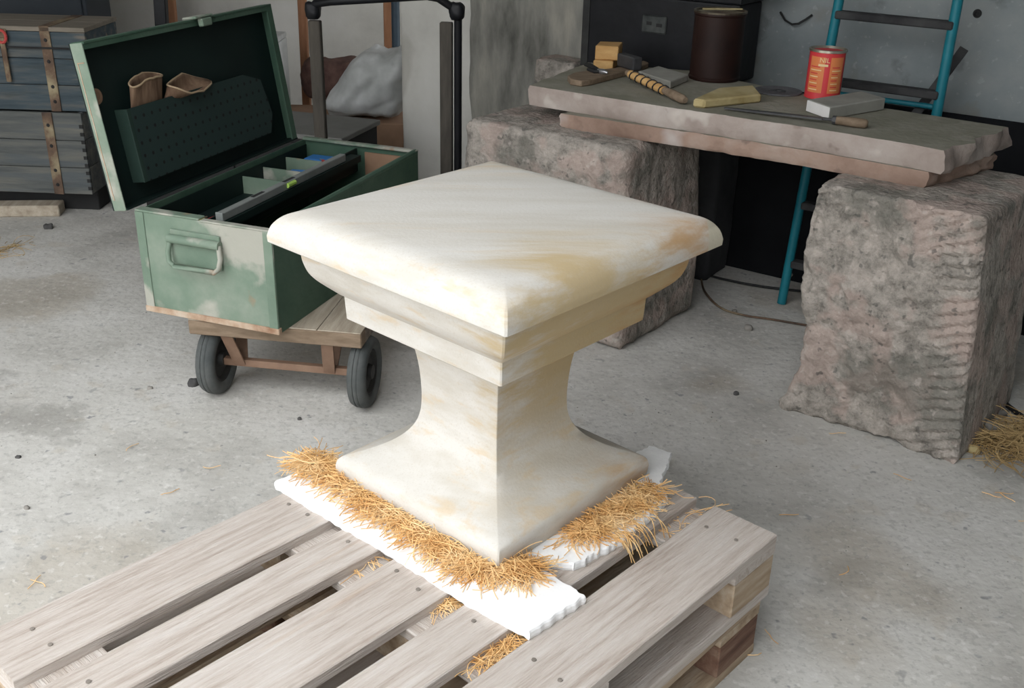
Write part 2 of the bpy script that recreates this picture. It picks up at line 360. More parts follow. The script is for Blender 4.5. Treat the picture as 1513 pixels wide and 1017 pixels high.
# ------------------------------------------------------------------ pedestal
PQ = Vector((-0.032464, 1.861805, .288)); PYAW = .053641
FT = .018     # foam thickness
def pedestal():
    t = thing('stone_pedestal', 'pale cream sandstone pedestal with square moulded top and flared base', 'pedestal', PQ+Vector((0, 0, FT)), PYAW)
    def smooth(pts, k=3):
        out = []
        for i in range(len(pts)-1):
            p0 = pts[max(i-1, 0)]; p1 = pts[i]; p2 = pts[i+1]; p3 = pts[min(i+2, len(pts)-1)]
            for j in range(k):
                u = j/k
                out.append(tuple(.5*(2*p1[q]+(-p0[q]+p2[q])*u+(2*p0[q]-5*p1[q]+4*p2[q]-p3[q])*u*u+(-p0[q]+3*p1[q]-3*p2[q]+p3[q])*u**3) for q in (0, 1)))
        return out+[pts[-1]]
    shaft = smooth([(.226, .018), (.229, .036), (.2297, .049), (.2245, .0632), (.2089, .0735), (.1785, .087), (.150, .104), (.129, .123), (.1133, .147),
                    (.1058, .173), (.1035, .2), (.1035, .227), (.1062, .272), (.112, .312), (.121, .352), (.129, .3735)])
    band = [(.1295, .3735), (.2010, .3735), (.2035, .376), (.2055, .4214)]
    ov = [(.2060, .4215)] + smooth([(.212, .426), (.237, .4495), (.2485, .464), (.2545, .477), (.2590, .495), (.2605, .512), (.2610, .529)])
    slab = [(.2612, .529), (.3000, .529), (.3022, .531)] + smooth([(.3030, .5425), (.2972, .5605), (.2848, .576), (.2695, .5852), (.252, .5895), (.236, .591)]) + [(.15, .5915)]
    def square(prof, cap0=True, cap1=True):
        mb = MB(); vs = []; n = 12
        per = []
        for k in range(4):
            a0 = -PI/2+k*PI/2; a1 = a0+PI/2
            c0 = Vector((math.cos(a0), math.sin(a0)))*2**.5; c1 = Vector((math.cos(a1), math.sin(a1)))*2**.5
            # a hair of chamfer at each arris
            for j in range(n):
                u = .006+(.988)*j/(n-1); per.append(c0*(1-u)+c1*u)
        m_ = len(per)
        for (a, z) in prof: vs += [(p.x*a, p.y*a, z-FT) for p in per]
        fs = [(i*m_+k, i*m_+(k+1) % m_, (i+1)*m_+(k+1) % m_, (i+1)*m_+k) for i in range(len(prof)-1) for k in range(m_)]
        if cap0: fs.append(tuple(range(m_))[::-1])
        if cap1: fs.append(tuple((len(prof)-1)*m_+k for k in range(m_)))
        mb.add(vs, fs); me = mb.mesh('stone', smooth=False); shade(me, .55); return me
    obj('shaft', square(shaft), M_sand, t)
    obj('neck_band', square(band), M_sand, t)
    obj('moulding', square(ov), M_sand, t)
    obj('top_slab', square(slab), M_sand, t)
pedestal()

# ------------------------------------------------------------------ pallets
PC = Vector((.5261, 1.7053, 0)); PT = .73836
PRZ = math.atan2(-math.cos(PT), -math.sin(PT))       # local x = along boards towards the camera, local y = across (right handed)
# with this rotation local +y points to the right-front, so across is -y
V_OFF = [(0.0, .145), (.186, .286), (.3275, .4725), (.514, .614), (.655, .8)]
def nail_mesh():
    me = MB().lathe([(0, .0), (.0045, .0), (.004, .0016), (0, .002)], 8).mesh('nail'); return me
NAIL = nail_mesh()
def plank_mesh(L_, w, t, seed, cham=0.0, wob=.0015):
    n = 14; vs = []; fs = []
    for i in range(n+1):
        x = L_*i/n; a = wob*noise.noise(Vector((x*4, seed, 0))); b = wob*noise.noise(Vector((x*4, seed, 9)))
        c = -.001*abs(noise.noise(Vector((x*3, seed, 4))))
        e = 0.0
        if cham and (i == 0): e = cham
        ch = .0022
        sec = [(a, 0), (w+b-e, 0), (w+b-e, t-ch+c), (w+b-e-ch, t+c), (a+ch, t+c), (a, t-ch+c)]
        xx = x + (0 if 0 < i < n else .003*noise.noise(Vector((seed*3, i, 2))))
        vs += [(xx, -y, z) for y, z in sec]
    k = 6
    fs = [(i*k+j, i*k+(j+1) % k, (i+1)*k+(j+1) % k, (i+1)*k+j) for i in range(n) for j in range(k)]
    fs += [tuple(range(k)), tuple(n*k+j for j in range(k))[::-1]]
    return MB().add(vs, fs).mesh('plank')
def pallet(z0, label, mats, dx=0.0, dy=0.0, drz=0.0, nails=True, sd_=1):
    t = thing('euro_pallet', label, 'pallet', fr(PC, PRZ, dx, dy, z0), PRZ+drz)
    mt, mb_ = mats
    for i, (a, b) in enumerate(V_OFF):                                   # top boards
        o = obj('top_board', plank_mesh(1.2, b-a, .022, i*3.1+sd_, 0.0), mt, t, (0, -a, .122))
        if nails:
            for u in (.075, .6, 1.125):
                for v in ((.28, .72) if b-a > .12 else (.5,)):
                    nn = obj('nail', NAIL, None, o, (u+.012*(random.random()-.5), -(b-a)*v+.02*(random.random()-.5), .0225))
    for x in (0, .5275, 1.055):                                          # stringer boards across
        o = obj('stringer_board', plank_mesh(.8, .145, .022, x*7+sd_), mt, t, (x+.145, 0, .100), (0, 0, -PI/2))
    for x in (0, .5275, 1.055):
        for y, w in ((0, .1), (.3275, .145), (.7, .1)):
            me = MB().box(x, x+.145, -y-w, -y, .022, .100).mesh('block', .003)
            obj('block', me, mb_, t)
    for y, w in ((0, .1), (.3275, .145), (.7, .1)):
        obj('skid_board', plank_mesh(1.2, w, .022, y*5+sd_), mt, t, (0, -y, 0))
NAIL.materials.append(mat('nail_rust', [(.16, .14, .12), (.26, .23, .20)], 20, 3, .7))
# rotation check: local -y must lead to the far-left side
pallet(0.0, 'lower wooden pallet with reddish brown blocks, under the upper pallet', (M_pald, M_palr), .012, -.008, .012, False, 5)
pallet(.144, 'upper pale wooden pallet carrying the stone pedestal and foam sheets', (M_pal, M_pald), 0, 0, 0, True, 2)

# ------------------------------------------------------------------ foam sheets
def sheet(name, pix, z, th, label, jag, seed):
    pts = [at(x, y, z+th) for x, y in pix]; base = pts[0].copy(); base.z = z
    out = []
    for i in range(len(pts)):
        a, b = pts[i], pts[(i+1) % len(pts)]; n = max(2, int((b-a).length/.0035))
        nrm = Vector((-(b-a).y, (b-a).x, 0)).normalized()
        for k in range(n):
            p = a.lerp(b, k/n); e = (noise.noise(Vector((p.x*55, p.y*55, seed)))+.6*noise.noise(Vector((p.x*80, p.y*80, seed))))*jag*(1 if 0 < k else .3)
            out.append(p+nrm*e)
    mb = MB(); n = len(out); vs = []
    for zz, ins in ((0.0, .002), (th*.35, 0.0), (th*.8, .0008), (th, .003)):
        c = sum(out, Vector())/n
        for p in out:
            q = p-(p-c).normalized()*ins; vs.append((q.x-base.x, q.y-base.y, zz))
    fs = [(i*n+k, i*n+(k+1) % n, (i+1)*n+(k+1) % n, (i+1)*n+k) for i in range(3) for k in range(n)]
    fs += [tuple(range(n))[::-1], tuple(3*n+k for k in range(n))]
    me = mb.add(vs, fs).mesh('foam'); 
    return tag(obj(name, me, M_foam, None, base), label, 'foam sheet')
sheet('foam_sheet', [(405, 711), (470, 682), (560, 690), (723, 792), (866, 881), (783, 935), (700, 890), (590, 822), (500, 768)], .288, FT,
      'long white foam sheet under the left front side of the pedestal', .0035, 1.0)
sheet('foam_sheet', [(750, 790), (784, 823), (848, 834), (925, 795), (962, 762), (988, 735), (976, 712), (993, 668), (960, 658), (935, 672), (880, 730)], .2885, FT-.001,
      'torn ragged white foam sheet under the right side of the pedestal', .006, 2.0)

# ------------------------------------------------------------------ wood wool
def wool(name, label, cat, spots, base, straw=M_straw, seed=1, wdt=.0016):
    """spots: list of (centre, spread, height, count, length)"""
    rs = random.Random(seed); mb = MB()
    for (c, sp, hh, cnt, ln) in spots:
        for _ in range(cnt):
            p = Vector((c[0]+rs.gauss(0, sp), c[1]+rs.gauss(0, sp), c[2]+abs(rs.gauss(0, hh*.5))))
            th = rs.uniform(0, 2*PI); cur = rs.uniform(-1, 1)*rs.choice((4, 9, 16)); L_ = ln*rs.uniform(.5, 1.5); n = 6
            dz = rs.uniform(-.12, .22); pts = []
            for k in range(n+1):
                pts.append(p.copy()-Vector(base)); th += cur*L_/n*2.2
                p = p+Vector((math.cos(th), math.sin(th), dz))*(L_/n); dz += rs.uniform(-.25, .12)
                p.z = max(c[2]+.001, min(p.z, c[2]+hh*1.6))
            mb.tube(pts, [wdt*.6*(.7+.3*rs.random())]*(n+1), 3, False)
    me = mb.mesh('wood_wool')
    o = obj(name, me, straw, None, base); return tag(o, label, cat, None, 'stuff')
zf = .288+FT
def line_spots(pix, z, n, sp, hh, cnt, ln):
    out = []
    for i in range(len(pix)-1):
        a, b = at(*pix[i], z), at(*pix[i+1], z)
        for k in range(n): out.append((a.lerp(b, (k+.5)/n), sp, hh, cnt, ln))
    return out
wool('wood_wool', 'golden wood wool packed along the left front base edge of the pedestal', 'wood wool',
     line_spots([(452, 682), (490, 700), (560, 750), (640, 802), (705, 842), (790, 845)], zf, 6, .0085, .017, 105, .050), at(560, 750, zf), seed=3)
wool('wood_wool', 'golden wood wool tuft on the torn foam sheet beside the pedestal', 'wood wool',
     line_spots([(850, 795), (905, 762), (960, 728)], zf, 6, .011, .013, 90, .048), at(905, 762, zf), seed=5)
wool('wood_wool', 'wood wool wisp between pallet boards close to the foam tip', 'wood wool',
     line_spots([(712, 990), (760, 945)], .268, 4, .008, .012, 40, .05), at(740, 965, .266), seed=8)
wool('wood_wool', 'small wood wool wisp between pallet boards halfway along the foam edge', 'wood wool',
     line_spots([(645, 902), (672, 885)], .268, 3, .008, .010, 30, .045), at(658, 893, .266), seed=9)
wool('wood_wool', 'curly wood wool wisp in the pallet gap nearest the foam corner', 'wood wool',
     line_spots([(520, 845), (560, 820)], .268, 3, .008, .010, 14, .05), at(540, 832, .266), seed=10)
wool('wood_wool', 'wood wool scraps on the stringer between the two end boards of the pallet', 'wood wool',
     line_spots([(985, 795), (1035, 755)], .268, 3, .010, .008, 8, .06), at(1010, 775, .266), seed=11)
wool('straw_pile', 'heap of tan straw on the floor behind the tooled stone block', 'straw',
     line_spots([(1460, 668), (1513, 650), (1560, 648)], .002, 5, .035, .04, 60, .11), at(1490, 660, 0), mat('tan_straw', [(.36, .24, .10), (.55, .40, .20)], 14, 2, .85, rnd=False), 12, .0022)
wool('straw_pile', 'loose tan straw scraps on the floor below the stacked crates', 'straw',
     line_spots([(-20, 380), (12, 368)], .002, 3, .03, .02, 16, .09), at(0, 375, 0), _mats['tan_straw'], 13, .0022)
# strands hanging from the torn foam into the pallet gap
def hanging():
    rs = random.Random(4); mb = MB(); b = at(935, 800, zf)
    for i in range(26):
        x = rs.uniform(905, 965); p = at(x, 800-(x-905)*.75+rs.uniform(-10, 8), zf+.003); L_ = rs.uniform(.03, .075); pts = []
        dr = Vector((rs.uniform(.2, .9), -rs.uniform(.4, 1.0), .25))
        for k in range(8):
            pts.append(p-b); p = p+dr.normalized()*(L_/7); dr.z -= .38; p.z = max(p.z, .275)
        mb.tube(pts, .0011, 3, False)
    tag(obj('wood_wool', mb, M_straw, None, b), 'stray wood wool strands drooping off the torn foam sheet', 'wood wool', None, 'stuff')
hanging()

# ------------------------------------------------------------------ trolley with toolbox
TF = Vector((-.927, 2.735, 0)); TRZ = -.14; TW, TL = .51, 1.15
def trolley():
    t = thing('hand_trolley', 'low wooden hand trolley on rubber wheels carrying the green toolbox', 'trolley', TF, TRZ)
    obj('front_rail', MB().box(0, TW, 0, .045, .212, .256).mesh('r', .003), M_bwood, t)
    obj('rear_rail', MB().box(0, TW, TL-.045, TL, .212, .256).mesh('r', .003), M_cart, t)
    for s in (0, TW-.045): obj('side_rail', MB().box(s, s+.045, .0455, TL-.0455, .212, .250).mesh('r', .002), M_cart, t)
    n = 4
    for i in range(n):
        w = TW/n; obj('deck_board', MB().box(i*w+.001, (i+1)*w-.001, .046 if False else .0, TL-.0, .2565, .2600).mesh('d', .001), M_cartt, t)
    def wheel(x, y, parent):
        mtx = Matrix.Translation((0, 0, 0)) @ Matrix.Rotation(PI/2, 4, 'Y')
        tyre = [(.066, -.020), (.072, -.025), (.085, -.027), (.096, -.023), (.1015, -.012), (.1025, -.008), (.1005, -.006), (.1025, -.004), (.103, 0), (.1025, .004), (.1005, .006), (.1025, .008), (.1015, .012), (.096, .023), (.085, .027), (.072, .025), (.066, .020), (.066, -.020)]
        me = MB().lathe(tyre, 40, mtx).mesh('tyre'); shade(me, 1.0)
        w = obj('wheel', me, M_rub, parent, (x, y, .107)); w.scale = (1.04, 1.04, 1.04)
        hub = [(0, -.012), (.020, -.020), (.024, -.010), (.052, -.008), (.060, -.018), (.0665, -.018), (.0665, .018), (.060, .018), (.052, .008), (.024, .010), (.020, .024), (0, .024)]
        me2 = MB().lathe(hub, 28, mtx).mesh('hub'); shade(me2, .6); obj('hub', me2, M_hub, w)
    for y in (.07, TL-.12):
        for x in (.045, TW-.015): wheel(x, y, t)
        obj('axle', MB().bar((.02, y, .103), (TW-.02, y, .103), .022, .022).mesh('a', .002), M_brn, t)
        for x in (.105, TW-.105):
            for s in (-1, 1):
                obj('bracket', MB().bar((x, y+s*.055, .212), (x+(.014 if x < .2 else -.014), y+s*.008, .096), .036, .006, (0, 1, .3)).mesh('b', .001), M_brn, t)
    # push handle at the far end
    for i, x in enumerate((.03, TW+.0)):
        top = .93 if i == 0 else .945
        obj('upright', MB().box(x-.022, x+.022, TL+.002, TL+.03, .16, top).mesh('u', .003), M_post, t)
    pts = [(TW+.042, TL+.016, .17), (TW+.042, TL+.016, .96), (TW+.038, TL+.010, .985), (TW+.02, TL, 1.00), (TW-.02, TL-.02, 1.028), (TW-.06, TL-.03, 1.035), (.10, TL-.01, 1.0), (.04, TL+.0, .99), (.02, TL+.01, .97), (.02, TL+.016, .94)]
    me = MB().tube(pts, .014, 10).mesh('h'); shade(me, 1.0); obj('push_handle', me, M_blk, t)
    for p in ((.025, TL+.012, .965), (TW+.038, TL+.008, .985)):
        b = rough_box(.055, .05, .06, 6, lambda w, n, s: .006*fbm(w, 30, 2), .02); obj('joint_wrap', b, M_blk, t, (p[0]-.027, p[1]-.022, p[2]-.03))
trolley()

BO = Vector((-1.056, 2.787, .2605)); BRZT = -.343; BW, BL, BH = .437, .918, .30
def toolbox():
    t = thing('toolbox', 'large worn green steel toolbox with its lid propped open', 'toolbox', BO, BRZT)
    g = .004
    fp = obj('front_panel', MB().box(0, BW, 0, g, .012, BH).mesh('p', .001), M_greenw, t)
    for fx in (0, BW-.028): obj('panel_flange', MB().box(fx, fx+.028, -.003, 0, .012, BH).mesh('p', .001), M_greenw, fp)
    obj('rear_panel', MB().box(0, BW, BL-g, BL, 0, BH).mesh('p', .001), M_green, t)
    obj('side_panel', MB().box(0, g, g, BL-g, 0, BH).mesh('p', .001), M_green, t)
    obj('side_panel', MB().box(BW-g, BW, g, BL-g, 0, BH).mesh('p', .001), M_green, t)
    obj('bottom_panel', MB().box(.001, BW-.001, .001, BL-.001, 0, .005), M_green, t)
    tag(obj('bottom_trim', MB().box(-.003, BW+.003, -.005, .012, 0, .018).mesh('p', .002), M_rust, t), 'rusty bottom edge')
    # rims
    obj('rim', MB().box(0, BW*.48, -.002, .030, BH, BH+.006).mesh('p', .002), M_greenw, t)
    obj('rim', MB().box(BW*.485, BW, -.002, .020, BH-.004, BH+.002).mesh('p', .002), M_greenw, t)
    obj('rim', MB().tube([(BW-.008, .02, BH), (BW-.008, BL-.005, BH)], .010, 8).mesh('p'), M_green, t)
    obj('rim', MB().box(0, BW, BL-.018, BL+.004, BH-.002, BH+.008).mesh('p', .002), M_greenw, t)
    # handle: folded plate and swinging bail
    hp = obj('handle_plate', MB().box(.115, .275, -.007, -.001, .165, .265).mesh('p', .002), M_greenw, t)
    me = MB().tube([(.112, -.012, .240), (.278, -.012, .240)], .013, 10).mesh('p'); shade(me, 1); obj('handle_hinge', me, M_greenw, t)
    pts = [(.118, -.012, .240), (.112, -.020, .205), (.116, -.026, .178), (.132, -.028, .166), (.262, -.028, .166), (.278, -.026, .178), (.282, -.020, .205), (.274, -.012, .240)]
    me = MB().tube(pts, .0075, 8).mesh('p'); shade(me, 1); obj('handle', me, M_greenw, t)
    # inside: tray along the lid side, cross dividers, deep bay
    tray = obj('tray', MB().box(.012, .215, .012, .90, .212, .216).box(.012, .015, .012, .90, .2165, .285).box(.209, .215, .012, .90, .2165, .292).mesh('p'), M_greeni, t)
    for q in (.50, .62, .76): obj('divider', MB().box(.0155, .2085, q, q+.004, .2165, .272), M_greenw, tray)
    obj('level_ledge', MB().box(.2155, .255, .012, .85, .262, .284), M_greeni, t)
    tag(obj('inner_panel', MB().box(.24, BW-.012, BL-.012, BL-.006, .02, BH-.02), M_hardb, t), 'brown hardboard liner')
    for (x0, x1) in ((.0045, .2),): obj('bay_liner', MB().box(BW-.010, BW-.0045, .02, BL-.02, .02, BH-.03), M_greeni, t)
    # lid, hinged on the long left side and tilted back
    tl = math.radians(8.9); LH, LT = .456, .045
    lid = bpy.data.objects.new('lid', None); C.objects.link(lid); lid.parent = t; lid.location = (-.030, 0, BH-.004); lid.rotation_euler = (0, -tl, 0)
    # local x: out of the lid (toward the box), y: along, z: up the lid
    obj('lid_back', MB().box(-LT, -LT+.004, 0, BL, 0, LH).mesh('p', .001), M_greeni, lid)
    e = obj('lid_end', MB().box(-LT+.004, 0, 0, .004, 0, LH).mesh('p', .001), M_greenw, lid)
    obj('lid_end', MB().box(-LT+.004, 0, BL-.004, BL, 0, LH).mesh('p', .001), M_green, lid)
    obj('lid_top_edge', MB().box(-LT+.004, .003, .004, BL-.004, LH-.004, LH+.002).mesh('p', .001), M_green, lid)
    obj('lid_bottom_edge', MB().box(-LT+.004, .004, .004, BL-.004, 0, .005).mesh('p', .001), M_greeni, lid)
    obj('lid_lip', MB().box(-.006, .0, .004, BL-.004, LH-.018, LH-.004).box(-.006, 0, BL-.03, BL-.004, .005, LH-.018).mesh('p'), M_green, lid)
    tag(obj('end_seam', MB().box(-LT+.014, -LT+.0165, -.0015, 0, .03, LH-.05).box(-LT+.014, -.008, -.0015, 0, LH-.0525, LH-.05).mesh('p'), M_rust, lid), 'thin rust seam')
    obj('latch', MB().box(-.03, .022, .47, .56, LH+.002, LH+.010).box(.010, .028, .49, .54, LH-.022, LH+.0015).mesh('p', .003), M_greenw, lid)
    me = MB().lathe([(0, 0), (.022, 0), (.022, .003), (.014, .004), (.012, .002), (0, .002)], 20, Matrix.Rotation(PI/2, 4, 'Y')).mesh('p')
    obj('grommet', me, M_hardb, lid, (-LT+.005, .045, .31))
    # perforated pocket
    pz0, pz1, py0, py1, px = .055, .262, .10, .76, .002
    pk = [(py0, pz0), (py1, pz0), (py1+.03, pz0+.06), (py1-.0, pz1-.03), (py1-.09, pz1), (py0, pz1)]
    mb = MB(); n = len(pk); vs = [(x, y, z) for x in (px, px+.003) for y, z in pk]
    mb.add(vs, [tuple(range(n)), tuple(range(n, 2*n))[::-1]]+[(i, (i+1) % n, n+(i+1) % n, n+i) for i in range(n)])
    obj('pocket', mb.mesh('p'), M_perf, lid)
    obj('pocket_side', MB().box(-LT+.0045, px-.0005, py0, py0+.004, pz0, pz1).mesh('p', .001), mat('mid_green_paint', [(.018, .038, .030), (.028, .052, .042)], 6, 4, .6), lid)
    obj('pocket_lip', MB().box(px-.001, px+.004, py0-.004, py0+.012, pz0, pz1).mesh('p', .001), mat('mid_green_paint', [(.018, .038, .030), (.028, .052, .042)], 6, 4, .6), lid)
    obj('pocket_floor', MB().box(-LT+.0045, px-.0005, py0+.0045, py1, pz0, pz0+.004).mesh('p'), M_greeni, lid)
    return lid, t
LID, TB = toolbox()
# the lid's own frame in world space, for the things it holds
LIDM = (Matrix.Translation(BO) @ Matrix.Rotation(BRZT, 4, 'Z') @ Matrix.Translation((-.030, 0, BH-.004)) @ Matrix.Rotation(-math.radians(8.9), 4, 'Y'))
LIDI = LIDM.inverted()
def lidpix(x, y, off=0.0):
    """pixel -> point in the lid's frame on the plane `off` in front of its rim"""
    n = (LIDM.to_3x3() @ Vector((1, 0, 0))).normalized(); return LIDI @ onplane(x, y, LIDM @ Vector((off, 0, 0)), n)
def glove(label, mouth, root, depth, seed):
    """leather cuff held by the pocket: mouth = rim pixels (back ones first), root = two pixels where it leaves the pocket"""
    n = 24; nb = len(mouth); rim = []
    for k in range(n):
        u = k/n*nb; i0 = int(u) % nb; w = u-int(u)
        p = [mouth[(i0+d) % nb] for d in (-1, 0, 1, 2)]
        q = [.5*(2*p[1][c]+(p[2][c]-p[0][c])*w+(2*p[0][c]-5*p[1][c]+4*p[2][c]-p[3][c])*w*w+(3*p[1][c]-p[0][c]-3*p[2][c]+p[3][c])*w**3) for c in range(3)]
        rim.append(lidpix(q[0], q[1], q[2]))
    ra, rb = lidpix(*root[0], -.02), lidpix(*root[1], -.02); c = (ra+rb)/2; h = (rb-ra)/2
    rc = sum(rim, Vector())/n; rows = 8; vs = []
    # ring angle of each rim point about the rim centre, measured in the lid plane
    for j in range(rows):
        u = j/(rows-1); e = u*u*(3-2*u)
        for k in range(n):
            a = math.atan2(rim[k].x-rc.x, (rim[k]-rc).dot(h.normalized()))
            p0 = c+h*math.cos(a)+Vector((depth*math.sin(a), 0, 0))
            vs.append(p0.lerp(rim[k], u)+Vector((.002*math.sin(7*a+seed), 0, .002*math.sin(4*a+u*5+seed)))*u)
    base = LIDM @ c; vs = [(LIDM @ v)-base for v in vs]
    fs = [(i*n+k, i*n+(k+1) % n, (i+1)*n+(k+1) % n, (i+1)*n+k) for i in range(rows-1) for k in range(n)]
    t = thing('leather_glove', label, 'glove', base, 0, 'leather gloves in the lid pocket')
    me = MB().add(vs, fs).mesh('cuff'); shade(me, 2); o = obj('cuff', me, M_leath, t)
    md = o.modifiers.new('thickness', 'SOLIDIFY'); md.thickness = .003
    me = MB().tube([vs[(rows-1)*n+k] for k in range(n)]+[vs[(rows-1)*n]], .0030, 6, False).mesh('hem'); shade(me, 2); obj('cuff_hem', me, M_leathe, t)
glove('brown leather glove cuff standing upright in the lid pocket',
      [(191, 122, -.012), (204, 111, -.032), (222, 107, -.034), (238, 109, -.018), (236, 113, .004), (220, 117, .012), (206, 125, .012), (195, 128, .004)], [(194, 162), (240, 152)], .012, .4)
glove('tan leather glove cuff flopped open beside the upright glove',
      [(249, 124, -.012), (268, 109, -.030), (290, 114, -.028), (311, 121, .0), (306, 131, .028), (284, 137, .034), (262, 130, .024), (250, 127, .006)], [(241, 152), (262, 146)], .010, 1.9)

# tools in the box
def tb(x, y, z): return fr(BO, BRZT, x, y, z)
def spirit_level():
    p = tb(.236, .06, .2845); t = thing('spirit_level', 'long grey aluminium spirit level lying in the toolbox', 'spirit level', p, BRZT)
    obj('body', MB().box(-.011, .011, 0, .70, 0, .024).mesh('p', .002), M_level, t)
    obj('end_cap', MB().box(-.012, .012, -.004, 0, -.0, .025).mesh('p', .001), M_level, t)
    obj('vial', MB().tube([(.0115, .33, .014), (.0115, .375, .014)], .008, 8).mesh('p'), M_vial, t)
    obj('slot', MB().box(-.006, .006, .16, .22, .0241, .0247).box(-.006, .006, .33, .39, .0241, .0247).mesh('p'), M_dark, t)
spirit_level()
def handled(name, label, cat, a, b, r0, r1, m0, m1, split=.55, grp=None):
    """a hand tool lying from a to b: handle then shank"""
    a, b = Vector(a), Vector(b); t = thing(name, label, cat, a, 0, grp); d = b-a; c = d*split
    pts = [d*0, d*(split*.08), d*(split*.3), d*(split*.7), d*(split*.95), c]
    me = MB().tube(pts, [r0*.6, r0*.95, r0*1.05, r0*.85, r0*.95, r0*.6], 10).mesh('p'); shade(me, 1); obj('handle', me, m0, t)
    me = MB().tube([c, d*(split+(1-split)*.8), d], [r1, r1, r1*.6], 8).mesh('p'); shade(me, 1); obj('shank', me, m1, t)
    return t
handled('screwdriver', 'red handled screwdriver lying in the toolbox tray', 'screwdriver', tb(.10, .07, .228), tb(.12, .40, .228), .011, .004, M_redp, M_steeld, .72)
handled('chisel', 'steel chisel with bright end lying beside the red screwdriver', 'chisel', tb(.155, .47, .232), tb(.135, .16, .230), .013, .007, M_steel, M_steeld, .35)
handled('pencil', 'yellow pencil lying in the front of the toolbox tray', 'pencil', tb(.055, .16, .2205), tb(.06, .24, .2205), .004, .003, mat('yellow_paint', [(.6, .6, .1), (.7, .7, .15)], 5, 2, .5), M_bwood, .8)
def knob_box(name, label, cat, p, rz, sx, sy, sz, m, b=.004):
    o = obj(name, MB().box(-sx/2, sx/2, -sy/2, sy/2, 0, sz).mesh('p', b, 2), m, None, p, (0, 0, rz)); return tag(o, label, cat)
knob_box('plastic_case', 'blue plastic case in the toolbox tray nearest the back', 'case', tb(.12, .84, .217), BRZT, .13, .07, .045, M_blue, .008)
knob_box('plastic_case', 'small blue plastic case in the middle bay of the toolbox tray', 'case', tb(.13, .69, .217), BRZT+.2, .11, .05, .036, M_blue, .008)
handled('awl', 'red handled awl lying across the toolbox divider', 'awl', tb(.19, .735, .277), tb(.14, .775, .276), .006, .003, M_redp, M_steel, .6)

# ------------------------------------------------------------------ stone trestle bench
RO = Vector((.827, 2.776, 0)); RRZ = math.atan2(-.309, .381)
def rdisp(w, n, s):
    d = .016*fbm(w, 5, 1)+.006*fbm(w, 17, 4)
    if n.y < -.5:                                     # worked front: hollow and ridged on the left, punched furrows on the right
        k = max(0, min(1, (w.x-(.30+.05*math.sin(w.z*5)))/.05))
        fur = abs(math.sin((w.z-.40*w.x+.012*noise.noise(Vector((w.x*14, w.z*9, 1))))*PI/.031))**1.4
        d = d*(1-.55*k)+k*(.015*fur-.012)+(1-k)*(.020*fbm((w.x, 0, w.z*.7), 4.2, 8)+.010*fbm(w, 30, 3))
    elif n.x > .5: d *= .35
    elif n.z > .5: d *= .25
    return d
def rshape(p):
    z = p.z/.69; x = p.x; 
    x = x - .05*z*(x/.49) + .018*(1-z)*((x/.49)-.5) + .02*math.sin(z*6)*(1-x/.49)
    return Vector((x, p.y+.02*(1-z)*0, p.z))
o = obj('stone_block', rough_box(.49, .50, .69, 74, rdisp, .016, 0, rshape), M_gran, None, RO, (0, 0, RRZ))
tag(o, 'rough granite block with tooled furrows, carrying the right end of the bench', 'stone block')
LRZ = math.atan2(-.395, .51); LO = fr(Vector((.354, 3.131, 0)), LRZ, -.645, 0)
def ldisp(w, n, s):
    d = .013*fbm(w, 4.5, 11)+.007*fbm(w, 19, 14)+.004*fbm(w, 45, 3)
    if n.z > .5: d *= .4
    if n.x > .5: d = .010*fbm((w.x, w.y*1.0, w.z*.3), 9, 2)
    return d
def lshape(p): 
    z = p.z/.69; x = p.x+.02*max(0, z-.9)*10*max(0, 1-p.x/.08)
    return Vector((x, p.y-.05*z, p.z))
o = obj('stone_block', rough_box(.645, .50, .69, 62, ldisp, .035, 0, lshape), M_gran, None, LO, (0, 0, LRZ))
tag(o, 'mottled granite block with rounded edges, carrying the left end of the bench', 'stone block')
def slab(name, label, pts, z0, z1, mat_top, mat_side, jag, seed):
    """flat stone with broken edges: sides and top in their own parts"""
    base = Vector((*pts[0], z0)); P = [Vector((x, y, 0)) for x, y in pts]; out = []
    c = sum(P, Vector())/len(P)
    for i in range(len(P)):
        a, b = P[i], P[(i+1) % len(P)]; n = max(2, int((b-a).length/.018)); nr = Vector(((b-a).y, -(b-a).x, 0)).normalized()
        for k in range(n): out.append(a.lerp(b, k/n))
    n = len(out); rows = 6; vs = []
    for j in range(rows):
        u = j/(rows-1); z = z0+(z1-z0)*u
        for p in out:
            q = Vector((p.x, p.y, z)); e = jag*(1+2.2*max(0, min(1, ((p-BP).dot(BD)-1.30)/.1)))*fbm(q, 16, seed)+jag*.5*fbm(q, 45, seed)-(.006 if j in (0, rows-1) else 0)
            d = (p-c).normalized(); q = q+Vector((d.x, d.y, 0))*e; vs.append(q-base)
    fs = [(i*n+k, i*n+(k+1) % n, (i+1)*n+(k+1) % n, (i+1)*n+k) for i in range(rows-1) for k in range(n)]
    t = thing(name, label, 'stone slab', base)
    me = MB().add(vs, fs+[tuple(range(n))[::-1], tuple((rows-1)*n+k for k in range(n))]).mesh('body'); shade(me, .9)
    me.materials.append(mat_side); me.materials.append(mat_top)
    for p in me.polygons: p.material_index = 1 if p.normal.z > .8 and p.area > .01 else 0
    b = bpy.data.objects.new('slab_body', me); C.objects.link(b); b.parent = t
    return t
def q2(x, y, z): p = at(x, y, z); return (p.x, p.y)
ZL0, ZL1, ZU = .690, .737, .800
slab('stone_slab', 'thin pinkish stone slab lying directly on the two granite blocks',
     [q2(828, 189, ZL0), q2(980, 213, ZL0), q2(1180, 245, ZL0), q2(1366, 279, ZL0), bp(1.40, .34)[:2], bp(.75, .42)[:2], bp(.10, .46)[:2]], ZL0, ZL1-.0005, M_dust, M_pink2, .010, 3)
